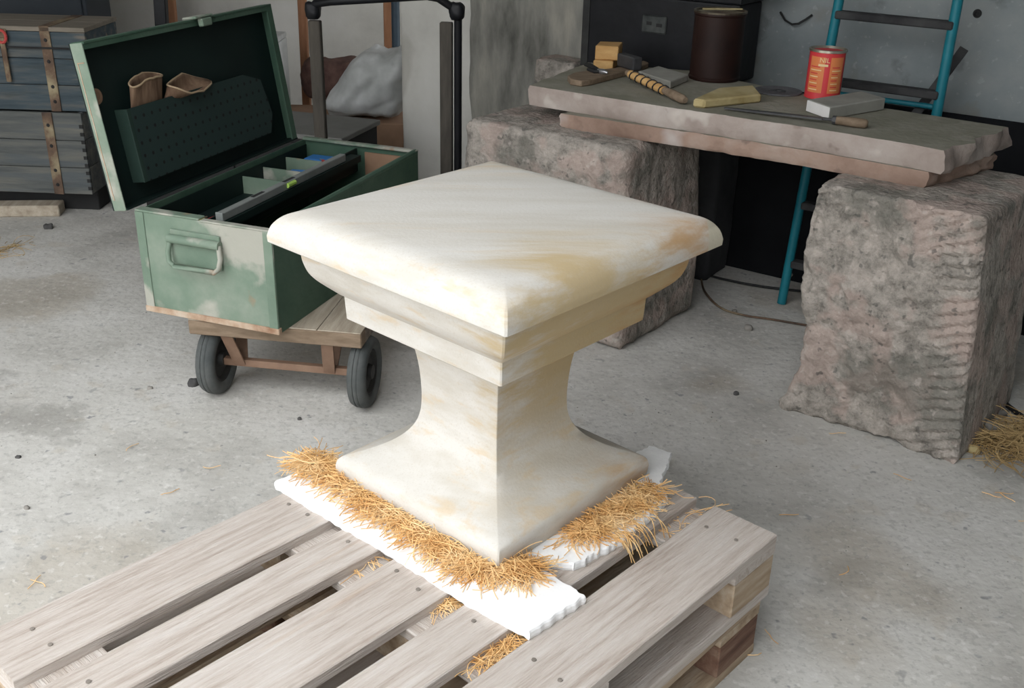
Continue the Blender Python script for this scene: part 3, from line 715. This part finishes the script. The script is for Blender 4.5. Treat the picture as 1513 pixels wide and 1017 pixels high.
slab('stone_slab', 'thick pale pink stone slab with dusty top, holding the mason\'s tools',
     [q2(780, 126, ZU), q2(1000, 161, ZU), q2(1200, 190, ZU), q2(1350, 214, ZU), q2(1399, 224, ZU), q2(1497, 189, ZU), q2(1310, 160, ZU), q2(1130, 127, ZU), bp(.30, .60)[:2], q2(868, 92, ZU)], ZL1, ZU, M_dust, M_pink, .007, 6)
# a low block behind the bench under the black chest, its corner showing beside the slab
o = obj('stone_block', rough_box(.62, .20, .735, 24, lambda w, n, s: .006*fbm(w, 6, 21), .02), mat('shade_black_stone', [(.02, .021, .024), (.05, .05, .052)], 5, 6, .9, .3), None, bp(-.20, .655), (0, 0, BRZ))  # near-black colour stands in for the shade under the bench
tag(o, 'dark stone block coloured for shade behind the bench, standing under the black chest', 'stone block')
o = obj('stone_block', rough_box(.185, .20, .755, 16, lambda w, n, s: .006*fbm(w, 9, 31), .015), M_gran, None, bp(-.405, .65), (0, 0, BRZ))
tag(o, 'small grey stone block standing between the pier and the black chest', 'stone block')
def chest():
    t = thing('black_chest', 'black metal chest with a grey lock plate behind the stone bench', 'chest', bp(-.20, .668, .752), BRZ)
    w, d, h = .63, .20, .275
    obj('body', MB().box(0, w, 0, d, 0, h).mesh('p', .008, 2), M_blk, t)
    obj('lid', MB().box(-.006, w+.006, -.008, d, h+.001, h+.035).mesh('p', .006, 2), M_blk, t)
    lp = obj('lock_plate', MB().box(.255, .355, -.006, -.0005, .150, .212).mesh('p', .004), mat('worn_plate', [(.025, .03, .03), (.09, .095, .09)], 16, 5, .6, metal=.3), t)
    obj('keyhole', MB().box(.275, .295, -.0075, -.0062, .178, .190).box(.315, .338, -.0075, -.0062, .174, .186).mesh('p'), M_dark, lp)
    for x in (0, w-.03): obj('corner_band', MB().box(x, x+.03, -.004, -.0005, 0, h).mesh('p'), M_hub, t)
chest()
def sack(name, label, p, rz, sx, sy, sz, m, seed, amp=.03, cat='sack', squash=None):
    me = rough_box(sx, sy, sz, 22, lambda w, n, s: amp*fbm(w, 5, seed)+amp*.3*fbm(w, 16, seed), min(sx, sy, sz)*.38, 0, squash)
    return tag(obj(name, me, m, None, p, (0, 0, rz)), label, cat)
sack('canvas_sack', 'pale grey canvas sack lying on top of the black chest', bp(.14, .68, 1.064), BRZ, .40, .18, .16, M_pale, 3, .014)

# ------------------------------------------------------------------ things on the bench (z = ZU)
Z = ZU+.0008
def on(x, y, dz=0.0): p = at(x, y, ZU); p.z = Z+dz; return p
def can():
    p = Vector((.672, 3.672, Z)); t = thing('paint_can', 'tall dark brown rusty can standing by the black chest', 'can', p)
    r, h = .088, .222
    me = MB().lathe([(0, .0), (r-.002, 0), (r, .004), (r, .010), (r-.003, .013), (r-.003, h-.012), (r, h-.008), (r, h), (r-.006, h), (r-.008, h-.01), (r-.008, .012), (0, .012)], 40).mesh('p'); shade(me, .6)
    obj('body', me, M_can, t)
    obj('rim', MB().lathe([(r-.009, h-.001), (r-.006, h+.004), (r+.001, h+.004), (r+.001, h-.002)], 40).mesh('p'), mat('can_rim', [(.05, .035, .025), (.16, .14, .10)], 14, 5, .4, metal=.5), t)
    tag(obj('lid_disc', MB().lathe([(0, h-.006), (r-.01, h-.006), (r-.009, h-.002), (0, h-.004)], 32).mesh('p'), mat('can_lid', [(.10, .05, .04), (.30, .28, .18)], 12, 4, .5), t), 'paint-stained lid')
    q = tag(obj('paint_stick', MB().bar((-.06, .0, h+.0065), (.075, .02, h+.0065), .012, .004).mesh('p'), M_yel, None, p), 'pale stirring stick laid across the brown can', 'stick')
can()
def tin():
    p = Vector((.972, 3.395, Z)); t = thing('red_tin', 'red and orange printed tin standing in front of the teal ladder', 'tin', p, 0)
    r, h = .0555, .152
    me = MB().lathe([(0, 0), (r-.001, 0), (r+.001, .002), (r, .006), (r, h-.006), (0, h-.006)], 48).mesh('p'); shade(me, .6); obj('body', me, M_tinr, t)
    me = MB().lathe([(r, h-.008), (r+.003, h-.007), (r+.003, h), (r-.002, h+.001), (r-.006, h-.006), (r-.012, h-.008), (0, h-.006)], 48).mesh('p'); shade(me, .6); obj('lid', me, M_tinm, t)
    va = math.atan2(-p.y, -p.x)           # direction to the camera
    def patch(u0, u1, z0, z1, m, name, off=.0006, n=8):
        vs = []
        for k in range(n+1):
            a = va+(u0+(u1-u0)*k/n)/r
            for zz in (z0, z1): vs.append(((r+off)*math.cos(a), (r+off)*math.sin(a), zz))
        fs = [(2*k, 2*k+2, 2*k+3, 2*k+1) for k in range(n)]
        return obj(name, MB().add(vs, fs).mesh('p'), m, t)
    # orange print columns with a red stripe between them
    patch(-.055, -.004, .022, .132, M_tino, 'print_panel'); patch(.013, .060, .022, .132, M_tino, 'print_panel')
    patch(.072, .080, .004, h-.008, M_tinm, 'side_seam')
    rs = random.Random(5)
    for k in range(8):
        z = .030+.010*k; e = rs.uniform(0, .012)
        patch(-.050, -.012-e, z, z+.003, M_tinr if k % 2 else M_tiny, 'print_line', .0012, 5)
        patch(.020, .052-e, z, z+.003, M_tinr if k % 2 else M_tiny, 'print_line', .0012, 5)
    patch(-.024, .006, .104, .111, M_tiny, 'print_band', .0012, 5)
    # lettering wrapped round the tin
    cu = bpy.data.curves.new('lettering', 'FONT'); cu.body = 'NIL'; cu.size = .021; cu.align_x = 'CENTER'
    tmp = bpy.data.objects.new('lettering_source', cu); C.objects.link(tmp)
    dg = bpy.context.evaluated_depsgraph_get(); me = bpy.data.meshes.new_from_object(tmp.evaluated_get(dg))
    bpy.data.objects.remove(tmp)
    for v in me.vertices:
        a = va+(v.co.x-.006)/r; z = v.co.y+.116; v.co = ((r+.0012)*math.cos(a), (r+.0012)*math.sin(a), z)
    obj('lettering', me, M_tiny, t)
tin()
def disc():
    p = Vector((.848, 3.464, Z)); t = thing('grinding_disc', 'flat dark grinding disc with a centre hole lying on the bench', 'disc', p)
    me = MB().lathe([(.012, 0), (.076, 0), (.077, .002), (.076, .005), (.030, .005), (.026, .003), (.012, .003), (.012, 0)], 40).mesh('p'); shade(me, .5)
    obj('disc_body', me, mat('disc_grit', [(.09, .09, .095), (.13, .13, .135)], 60, 3, .9, .3), t)
    me = MB().lathe([(.0122, .0032), (.024, .0032), (.022, .0045), (.0122, .0045)], 24).mesh('p'); obj('hub_ring', me, M_steeld, t)
disc()
def rasp():
    a, f, e = on(1070, 163, .006), on(1232, 185, .014), on(1281, 191, .014)
    t = thing('rasp', 'long thin steel rasp with a worn wooden handle on the bench edge', 'rasp', a)
    d = (f-a)
    pts = [d*0, d*.3, d*.7, d*.9]
    me = MB(); n = Vector((-d.y, d.x, 0)).normalized(); vs = []
    for p, w in zip(pts, (.004, .009, .0105, .0105)):
        for s, z in ((-1, -.0025), (1, -.0025), (1, .0025), (-1, .0025)): vs.append(p+n*(w*s)+Vector((0, 0, z)))
    me.add(vs, [(i*4+k, i*4+(k+1) % 4, i*4+4+(k+1) % 4, i*4+4+k) for i in range(3) for k in range(4)]+[(0, 1, 2, 3), (15, 14, 13, 12)])
    obj('blade', me.mesh('p'), M_steeld, t)
    obj('tang', MB().tube([d*.9, d*1.01], [.005, .004], 8).mesh('p'), M_steeld, t)
    h = e-a
    pts = [d, d.lerp(h, .06), d.lerp(h, .3), d.lerp(h, .6), d.lerp(h, .93), h]
    me = MB().tube(pts, [.010, .012, .0125, .014, .013, .008], 12).mesh('p'); shade(me, 1); obj('handle', me, M_bwood, t)
    obj('ferrule', MB().tube([d.lerp(h, -.06), d.lerp(h, .05)], .0125, 12).mesh('p'), M_steeld, t)
rasp()
def block_from(name, label, cat, pix, hgt, m, bev=.003, dz=0.0, amp=0.0):
    pts = [on(x, y, dz) for x, y in pix]; b = pts[0]
    poly = [(p.x-b.x, p.y-b.y) for p in pts]
    return tag(obj(name, MB().prism(poly, 0, hgt).mesh('p', bev), m, None, b), label, cat)
def offcut():
    a, b, c_, d_ = on(1191, 165), on(1224, 177), on(1306, 163), on(1270, 152)
    t = thing('stone_offcut', 'grey stone bar with a freshly cut white end beside the red tin', 'stone', a)
    poly = [(p.x-a.x, p.y-a.y) for p in (a, b, c_, d_)]
    obj('bar', MB().prism(poly, 0, .036).mesh('p', .003), M_greyst, t)
    v = Vector(poly[1]); nrm = Vector((v.y, -v.x)).normalized()*.0012
    ends = [Vector((0, 0))+nrm*.2, v+nrm*.2, v+nrm, Vector((0, 0))+nrm]
    tag(obj('cut_end', MB().prism([tuple(p) for p in ends], .002, .034).mesh('p'), M_whst, t), 'white cut face')
offcut()
block_from('stone_offcut', 'yellowish stone strip lying between the mallet and the rasp', 'stone', [(1023, 159), (1040, 161), (1124, 152), (1112, 138), (1060, 142)], .026, M_yel, .005)
block_from('stone_offcut', 'flat pale grey stone piece in front of the dark brown can', 'stone', [(942, 116), (990, 132), (1016, 121), (972, 108)], .024, M_greyst, .003)
block_from('wood_block', 'orange wood block lying flat under another orange block', 'wood block', [(876, 104), (905, 106), (913, 97), (884, 95)], .034, M_owood, .003)
block_from('wood_block', 'orange wood block stacked on top of another beside the chest', 'wood block', [(878, 103), (912, 105), (918, 97), (884, 96)], .048, M_owood, .003, .0345)
def strop():
    pix = [(838, 121), (842, 126), (858, 129), (872, 127), (940, 109), (958, 101), (950, 98), (938, 101), (910, 109), (868, 113), (848, 116)]
    pts = [on(*p) for p in pix]; b = pts[0]
    o = obj('wooden_float', MB().prism([(p.x-b.x, p.y-b.y) for p in pts], 0, .020).mesh('p', .003), M_bwood, None, b)
    tag(o, 'flat brown wooden float board with rounded end on the bench', 'board')
strop()
def pliers():
    b = on(872, 112, .0205); t = thing('pliers', 'small bright steel pliers lying on the wooden float board', 'pliers', b)
    A = lambda x, y, z: on(x, y, .0205+z)-b
    me = MB().tube([A(864, 107, .006), A(870, 111, .012), A(880, 115, .008), A(886, 117, .006)], [.006, .009, .008, .005], 8).mesh('p'); shade(me, 1); obj('grip', me, M_cable, t)
    me = MB().tube([A(868, 114, .005), A(878, 118, .006), A(886, 118, .006)], [.005, .006, .005], 8).mesh('p'); shade(me, 1); obj('grip', me, M_cable, t)
    me = MB().tube([A(884, 117, .007), A(890, 119, .008), A(897, 120, .006)], [.008, .010, .004], 8).mesh('p'); shade(me, 1); obj('jaw', me, M_steel, t)
pliers()
def mallet():
    a, b = on(1012, 156, .0145), on(926, 122, .032)
    t = thing('mason_hammer', 'mason\'s hammer with dark steel head and twine-wrapped wooden handle', 'hammer', a)
    d = b-a; pts = [d*k for k in (0, .04, .2, .33, .5, .8, 1.0)]
    me = MB().tube(pts, [.009, .014, .0145, .011, .0125, .012, .010], 12).mesh('p'); shade(me, 1)
    obj('handle', me, M_bwood, t)
    w = MB().tube([d*.34, d*.94], .0135, 12).mesh('p'); shade(w, 1); tag(obj('handle_wrap', w, M_owood, t), 'orange wrapped grip')
    ax = d.normalized(); s = ax.cross(Vector((0, 0, 1))).normalized(); u = s.cross(ax); hp = []
    for k in range(61):
        q = k/60; an = q*2*PI*6; hp.append(d*(.32+.62*q)+(s*math.cos(an)+u*math.sin(an))*.0148)
    me = MB().tube(hp, .0028, 5).mesh('p'); obj('twine', me, M_twine, t)
    hd = on(934, 112, .0)-a
    mt = Matrix.Translation(hd) @ Matrix.Rotation(math.radians(28), 4, 'Z')
    obj('head', MB().box(-.018, .018, -.03, .075, .0212, .066, mt).mesh('p', .006, 2), M_steeld, t)
mallet()
knob_box('whetstone', 'tiny black whetstone lying against the foot of the red tin', 'whetstone', on(1203, 155), BRZ, .035, .02, .010, M_dark, .002)

# ------------------------------------------------------------------ ladder
def ladder():
    t = thing('ladder', 'teal metal step ladder with dark rungs leaning on the concrete wall', 'ladder', bp(.735, .63, 0), BRZ)
    # local x along the wall, local y towards the wall
    lean = .10; top = 2.3
    def P(x, z): return (x, lean*z, z)
    def xl(z): return .0+.0*z
    for x0, x1 in ((.0, .03), (.42, .355)):
        me = MB().tube([P(x0, .002), P(x0+(x1-x0)*.5, 1.15), P(x1, top)], .0165, 12).mesh('p'); shade(me, 1); obj('rail', me, M_teal, t)
    for k in range(10):
        z = .159+.216*k
        if z > 2.2: break
        obj('rung', MB().bar(P(.014, z), P(.395, z), .045, .026, (0, 0, 1)).mesh('p', .004), M_rung, t)
    me = MB().tube([(.012, lean*.76+.02, .765), (.405, lean*.76+.02, .765)], .009, 8).mesh('p'); shade(me, 1); obj('spreader', me, M_teal, t)
    obj('stay', MB().bar((.325, .105, .73), (.42, .19, .945), .030, .008, (0, 1, 0)).mesh('p', .001), M_rung, t)
ladder()
# small fittings on the wall
def on_wall(x, y, off=.899): return onplane(x, y, bp(0, off), BN)
me = MB().tube([on_wall(1153, 18, .895), on_wall(1160, 30, .88), on_wall(1170, 36, .88), on_wall(1180, 35, .88), on_wall(1190, 29, .885), on_wall(1200, 22, .895)], .004, 6).mesh('p')
tag(obj('wire_hook', me, M_cable), 'bent black wire sticking out of the concrete wall', 'wire')
w = on_wall(1444, 20, .898)
me = MB().lathe([(0, 0), (.014, 0), (.012, .006), (.007, .008), (.006, .003), (0, .003)], 18, Matrix.Rotation(BRZ, 4, 'Z') @ Matrix.Rotation(PI/2, 4, 'X')).mesh('p')
tag(obj('wall_plug', me, M_dark, None, w), 'round dark plug set in the concrete wall beside the ladder', 'plug')

# ------------------------------------------------------------------ cables, pebbles, chips
def cable(pix, r, label, m=M_cable, z=None):
    pts = [at(x, y, r+.003) for x, y in pix]; sm = []
    for i in range(len(pts)-1):
        p0, p1, p2, p3 = pts[max(i-1, 0)], pts[i], pts[i+1], pts[min(i+2, len(pts)-1)]
        for k in range(6):
            u = k/6; sm.append(.5*(2*p1+(p2-p0)*u+(2*p0-5*p1+4*p2-p3)*u*u+(3*p1-p0-3*p2+p3)*u**3))
    sm.append(pts[-1]); b = sm[0].copy(); b.z = 0
    me = MB().tube([p-b for p in sm], r, 6).mesh('p'); shade(me, 2); tag(obj('power_cable', me, m, None, b), label, 'cable')
cable([(1466, 580), (1480, 592), (1496, 605), (1520, 622), (1560, 640)], .008, 'black cable on the floor behind the straw heap')
cable([(1034, 404), (1080, 415), (1130, 424), (1200, 432)], .005, 'straight dark cable on the floor under the stone bench')
cable([(1036, 412), (1042, 432), (1065, 455), (1100, 466), (1140, 472), (1200, 482)], .004, 'thin looped wire on the floor under the stone bench', M_strap)
def pebble(x, y, r, m, label, cat='pebble', seed=0, flat=.7):
    p = at(x, y, 0)
    me = rough_box(r*2, r*1.6, r*2*flat, 5, lambda w, n, s: r*.35*fbm(w/r*.05, 12, seed), r*.62)
    tag(obj('pebble', me, m, None, p+Vector((-r, -r*.8, -.002)), None), label, cat)
pebble(286, 570, .017, M_pebd, 'dark angular stone chip on the floor beside the left trolley wheel', seed=1)
pebble(1105, 488, .014, M_peb, 'grey pebble on the floor in front of the bench gap', seed=2)
pebble(1088, 583, .008, M_pebd, 'tiny dark pebble on bare floor left of the tooled block', seed=3)
pebble(27, 677, .007, M_pebd, 'tiny dark pebble on pale floor left of the pallet', seed=4)
pebble(443, 620, .006, M_pebd, 'tiny dark pebble on the floor between trolley and foam sheet', seed=5)
pebble(40, 752, .007, M_peb, 'tiny grey pebble on the floor near the pallet board ends', seed=6)
pebble(1463, 640, .026, M_peb, 'grey stone lump between the tooled block and the straw', seed=7)
pebble(1478, 615, .018, M_peb, 'pale stone lump behind the grey lump near the cable', seed=8)
pebble(1437, 668, .015, M_yel, 'yellowish pebble at the foot of the tooled block', seed=9)
pebble(1170, 412, .030, M_peb, 'flat grey stone lying in the dark under the bench', seed=10, flat=.5)
pebble(1085, 462, .010, M_peb, 'small pale pebble beside the looped wire', seed=11)
pebble(72, 338, .018, M_pebd, 'dark pebble on the floor in front of the crates', seed=12)
pebble(222, 575, .008, M_peb, 'small flat chip on the floor left of the trolley', seed=13)
pebble(1048, 991, .016, M_peb, 'round pale stone on the floor beside the lower pallet block', seed=14)
def chips(x0, x1, y0, y1, n, seed, label):
    rs = random.Random(seed); mb = MB()
    for i in range(n):
        x = rs.uniform(x0, x1); y = rs.uniform(y0, y1); r = rs.choice((.0015, .002, .003, .004)); z = .0025*fbm((x, y, 0), 1.7)
        a = rs.uniform(0, 6.28); pts = [(x+r*math.cos(a+k*2.1)*rs.uniform(.6, 1.3), y+r*math.sin(a+k*2.1)*rs.uniform(.6, 1.3)) for k in range(3)]
        mb.add([(p[0], p[1], z-.001) for p in pts]+[(x, y, z+r*rs.uniform(.4, 1))], [(0, 1, 3), (1, 2, 3), (2, 0, 3), (0, 2, 1)])
    tag(obj('stone_chips', mb.mesh('p'), M_peb), label, 'chips', None, 'stuff')
chips(-3.4, -1.1, 1.9, 4.2, 380, 21, 'tiny stone chips scattered on the floor between crates and pallet')
chips(.68, 2.4, 1.1, 2.4, 300, 22, 'tiny stone chips scattered on the floor beside the pallet blocks')
chips(.0, .8, 2.40, 2.75, 90, 23, 'tiny stone chips scattered on the floor between pedestal and bench')
def floor_straws():
    rs = random.Random(31); mb = MB()
    for (px, py) in [(45, 857), (60, 850), (1480, 735), (1500, 742), (1470, 728), (1130, 930), (1125, 965), (300, 690), (265, 722), (205, 655), (1250, 640), (1320, 700), (1180, 760), (1240, 850), (1390, 640), (1505, 770)]:
        p = at(px, py, .005); th = rs.uniform(0, 6.28); pts = []
        for k in range(6): pts.append(p.copy()); th += rs.uniform(-.5, .5); p = p+Vector((math.cos(th), math.sin(th), 0))*.010
        mb.tube(pts, .0011, 3, False)
    tag(obj('straw_scraps', mb.mesh('p'), M_straw), 'single curled straw scraps lying about the concrete floor', 'straw', None, 'stuff')
floor_straws()

# ------------------------------------------------------------------ crates at the left
def crate(p, w, d, h, label, mw, mt, seed, straps, lidm=None, handle=False):
    t = thing('wooden_crate', label, 'crate', p, -.03)
    n = 3; hh = h-(.018 if lidm else 0); fh = hh/n
    for i in range(n):
        z0 = i*fh; tk = .018+.002*random.random()
        obj('front_board', MB().box(-w, 0, -.0+.002*random.random(), tk, z0+.0012, z0+fh-.0012).mesh('p', .002), mw, t)
        obj('side_board', MB().box(-.020, -.001, .022, d, z0+.0012, z0+fh-.0012).mesh('p', .002), mw, t)
    obj('back_board', MB().box(-w, -.022, d-.018, d, 0, hh).mesh('p'), mw, t)
    obj('floor_board', MB().box(-w+.02, -.022, .022, d-.02, .002, .018).mesh('p'), mw, t)
    if lidm:
        for i in range(2):
            obj('lid_board', MB().box(-w-.004, .004, -.006+i*(d+.01)/2, -.008+(i+1)*(d+.01)/2, hh+.0005, hh+.019).mesh('p', .002), lidm, t)
    # finger joints at the corner
    for k in range(9):
        z = h*(.06+k*.095)
        if z+.018 < hh: obj('joint_finger', MB().box(-.014, .0015, -.0015, .006, z, z+h*.042), M_dark if lidm is None else mw, t)
    for x in straps:
        s = obj('iron_strap', MB().box(x, x+.042, -.006, -.001, -.0, h+.001).mesh('p', .001), M_strap, t)
        if lidm: obj('strap_top', MB().box(x, x+.042, -.0065, d*.98, h+.001, h+.004).mesh('p'), M_strap, s)
        for z in (.12, .3, .6, .85): obj('rivet', MB().lathe([(0, .004), (.006, .003), (.008, 0)], 8, Matrix.Translation((x+.021, -.006, h*z)) @ Matrix.Rotation(PI/2, 4, 'X')).mesh('p'), M_dark, s)
    return t
crate(Vector((-1.842, 4.40, .100)), .78, .34, .355, 'lower grey wooden crate with iron strap, under the blue crate', M_crtg, M_crtg, 1, (-.165, -.64))
uc = crate(Vector((-1.785, 4.42, .4565)), .78, .34, .345, 'upper weathered blue wooden crate with dusty lid and iron straps', M_crtb, M_crtb, 2, (-.185, -.62), M_crtt)
p = Vector((-2.10, 4.405, .70))
hd = obj('hasp', MB().box(-.36, -.32, -.012, -.0065, .28, .335).box(-.352, -.33, -.016, -.0125, .12, .30).mesh('p', .003), M_strap, uc)
tag(obj('hasp_ring', MB().tube([(-.34+.02*math.cos(a*.5236), -.018, .305+.025*math.sin(a*.5236)) for a in range(13)], .006, 6).mesh('p'), M_redp, uc), 'red painted ring')
obj('seam_cable', MB().tube([(-.78, -.010, .262), (-.2, -.010, .262), (0, -.010, .262)], .0045, 6).mesh('p'), M_cable, uc)
o = obj('timber_bearer', MB().box(-.72, 0, 0, .22, 0, .099).mesh('p', .004), M_dark, None, (-1.86, 4.50, 0), (0, 0, -.03))
tag(o, 'dark timber bearer on the floor under the grey crate', 'bearer')
o = obj('timber_plank', MB().box(0, .42, 0, .09, 0, .05).mesh('p', .004), M_cartt, None, at(-60, 322, 0), (0, 0, .12)); tag(o, 'pale plank end lying on the floor by the crates', 'plank')
o = obj('dark_bar', MB().bar((0, 0, .0), (.05, .05, 1.15), .055, .045, (0, 1, 0)).mesh('p', .004), M_blk, None, (-1.70, 5.02, 0.03))
tag(o, 'black upright bar standing behind the crates', 'bar')
o = obj('dark_locker', MB().box(0, .9, 0, .3, 0, 1.25).box(-.01, .91, -.01, .31, 1.251, 1.28).box(.02, .44, -.012, -.001, .05, 1.2).box(.46, .88, -.012, -.001, .05, 1.2).mesh('p', .004), mat('blue_black_paint', [(.022, .028, .036), (.035, .042, .05)], 4, 4, .6), None, (-2.95, 5.15, 0))
tag(o, 'blue black locker standing behind the stacked crates', 'locker')

# ------------------------------------------------------------------ the niche by the far wall
for (x0, x1, yy, lab) in ((240, 259, 5.9, 'orange brown batten on the far wall behind the toolbox lid'), (440, 452, 5.7, 'orange brown batten standing behind the left trolley upright'), (566, 579, 5.7, 'orange brown batten standing beside the dark blue pole')):
    a = aty(x0, 60, yy); b = aty(x1, 60, yy); o = obj('wooden_batten', MB().box(0, b.x-a.x, 0, .045, 0, 2.2).mesh('p', .003), M_bat, None, (a.x, yy, 0)); o.rotation_euler = (-.06, 0, 0); tag(o, lab, 'batten')
a = aty(584, 60, 5.6); me = MB().tube([(0, 0, 0), (.0, .12, 2.3)], .022, 12).mesh('p'); shade(me, 1)
tag(obj('steel_pole', me, mat('navy_paint', [(.02, .035, .05), (.035, .055, .075)], 8, 4, .5), None, (a.x, 5.6, .0)), 'dark blue steel pole leaning near the plastered pier', 'pole')
A = at(505, 205, .42); B = at(562, 177, .42); dv = (B-A); rz = math.atan2(dv.y, dv.x)-PI/2
t = thing('low_cabinet', 'low dark cabinet with a grey board top behind the toolbox', 'cabinet', Vector((A.x, A.y, 0)), rz)
LL = dv.length
obj('body', MB().box(-1.0, -.012, .012, LL-.01, 0, .398).mesh('p', .003), M_dark, t)
obj('top', MB().box(-1.02, 0, 0, LL, .3985, .42).mesh('p', .003), M_grey, t)
for k in range(2): obj('door', MB().box(-.98+.48*k, -.52+.48*k, .0, .0115, .03, .38).mesh('p', .002), M_dark, t)
def bagshape(p): 
    u = p.z/.33; return Vector((p.x*(1-.45*u)+.28*u*.8, p.y, p.z))
o = sack('plastic_sack', 'crumpled grey plastic sack slumped against the far wall', Vector((aty(462, 165, 5.15).x, 5.07, .292)), -.1, .46, .36, .33, M_sack, 5, .030, 'sack', bagshape)
ba = Vector((aty(472, 172, 5.1).x, 5.05, 0))
o = obj('timber_stack', MB().box(-.75, .52, 0, .4, 0, .14).box(-.72, .50, .01, .39, .141, .29).mesh('p', .004), M_hardb, None, ba); tag(o, 'stacked brown timber baulks under the grey sack', 'timber')
p = aty(470, 118, 5.3)
sack('cloth_bundle', 'dark maroon cloth bundle lying left of the grey sack', Vector((aty(430, 110, 5.28).x, 5.47, .292)), .1, .40, .24, .20, M_red, 9, .03, 'cloth')
p = aty(413, 112, 5.5)
t = thing('plastic_crate', 'pale framed pinkish box showing past the toolbox lid edge', 'box', Vector((p.x-.10, 5.22, .292)), .0)
obj('panel', MB().box(0, .15, .01, .2, 0, .34).mesh('p'), mat('pinkish_panel', [(.24, .17, .15), (.32, .24, .21)], 6, 4, .8), t)
obj('rim', MB().box(-.012, .165, 0, .21, .341, .365).box(.151, .168, 0, .2, 0, .34).mesh('p', .003), M_sack, t)
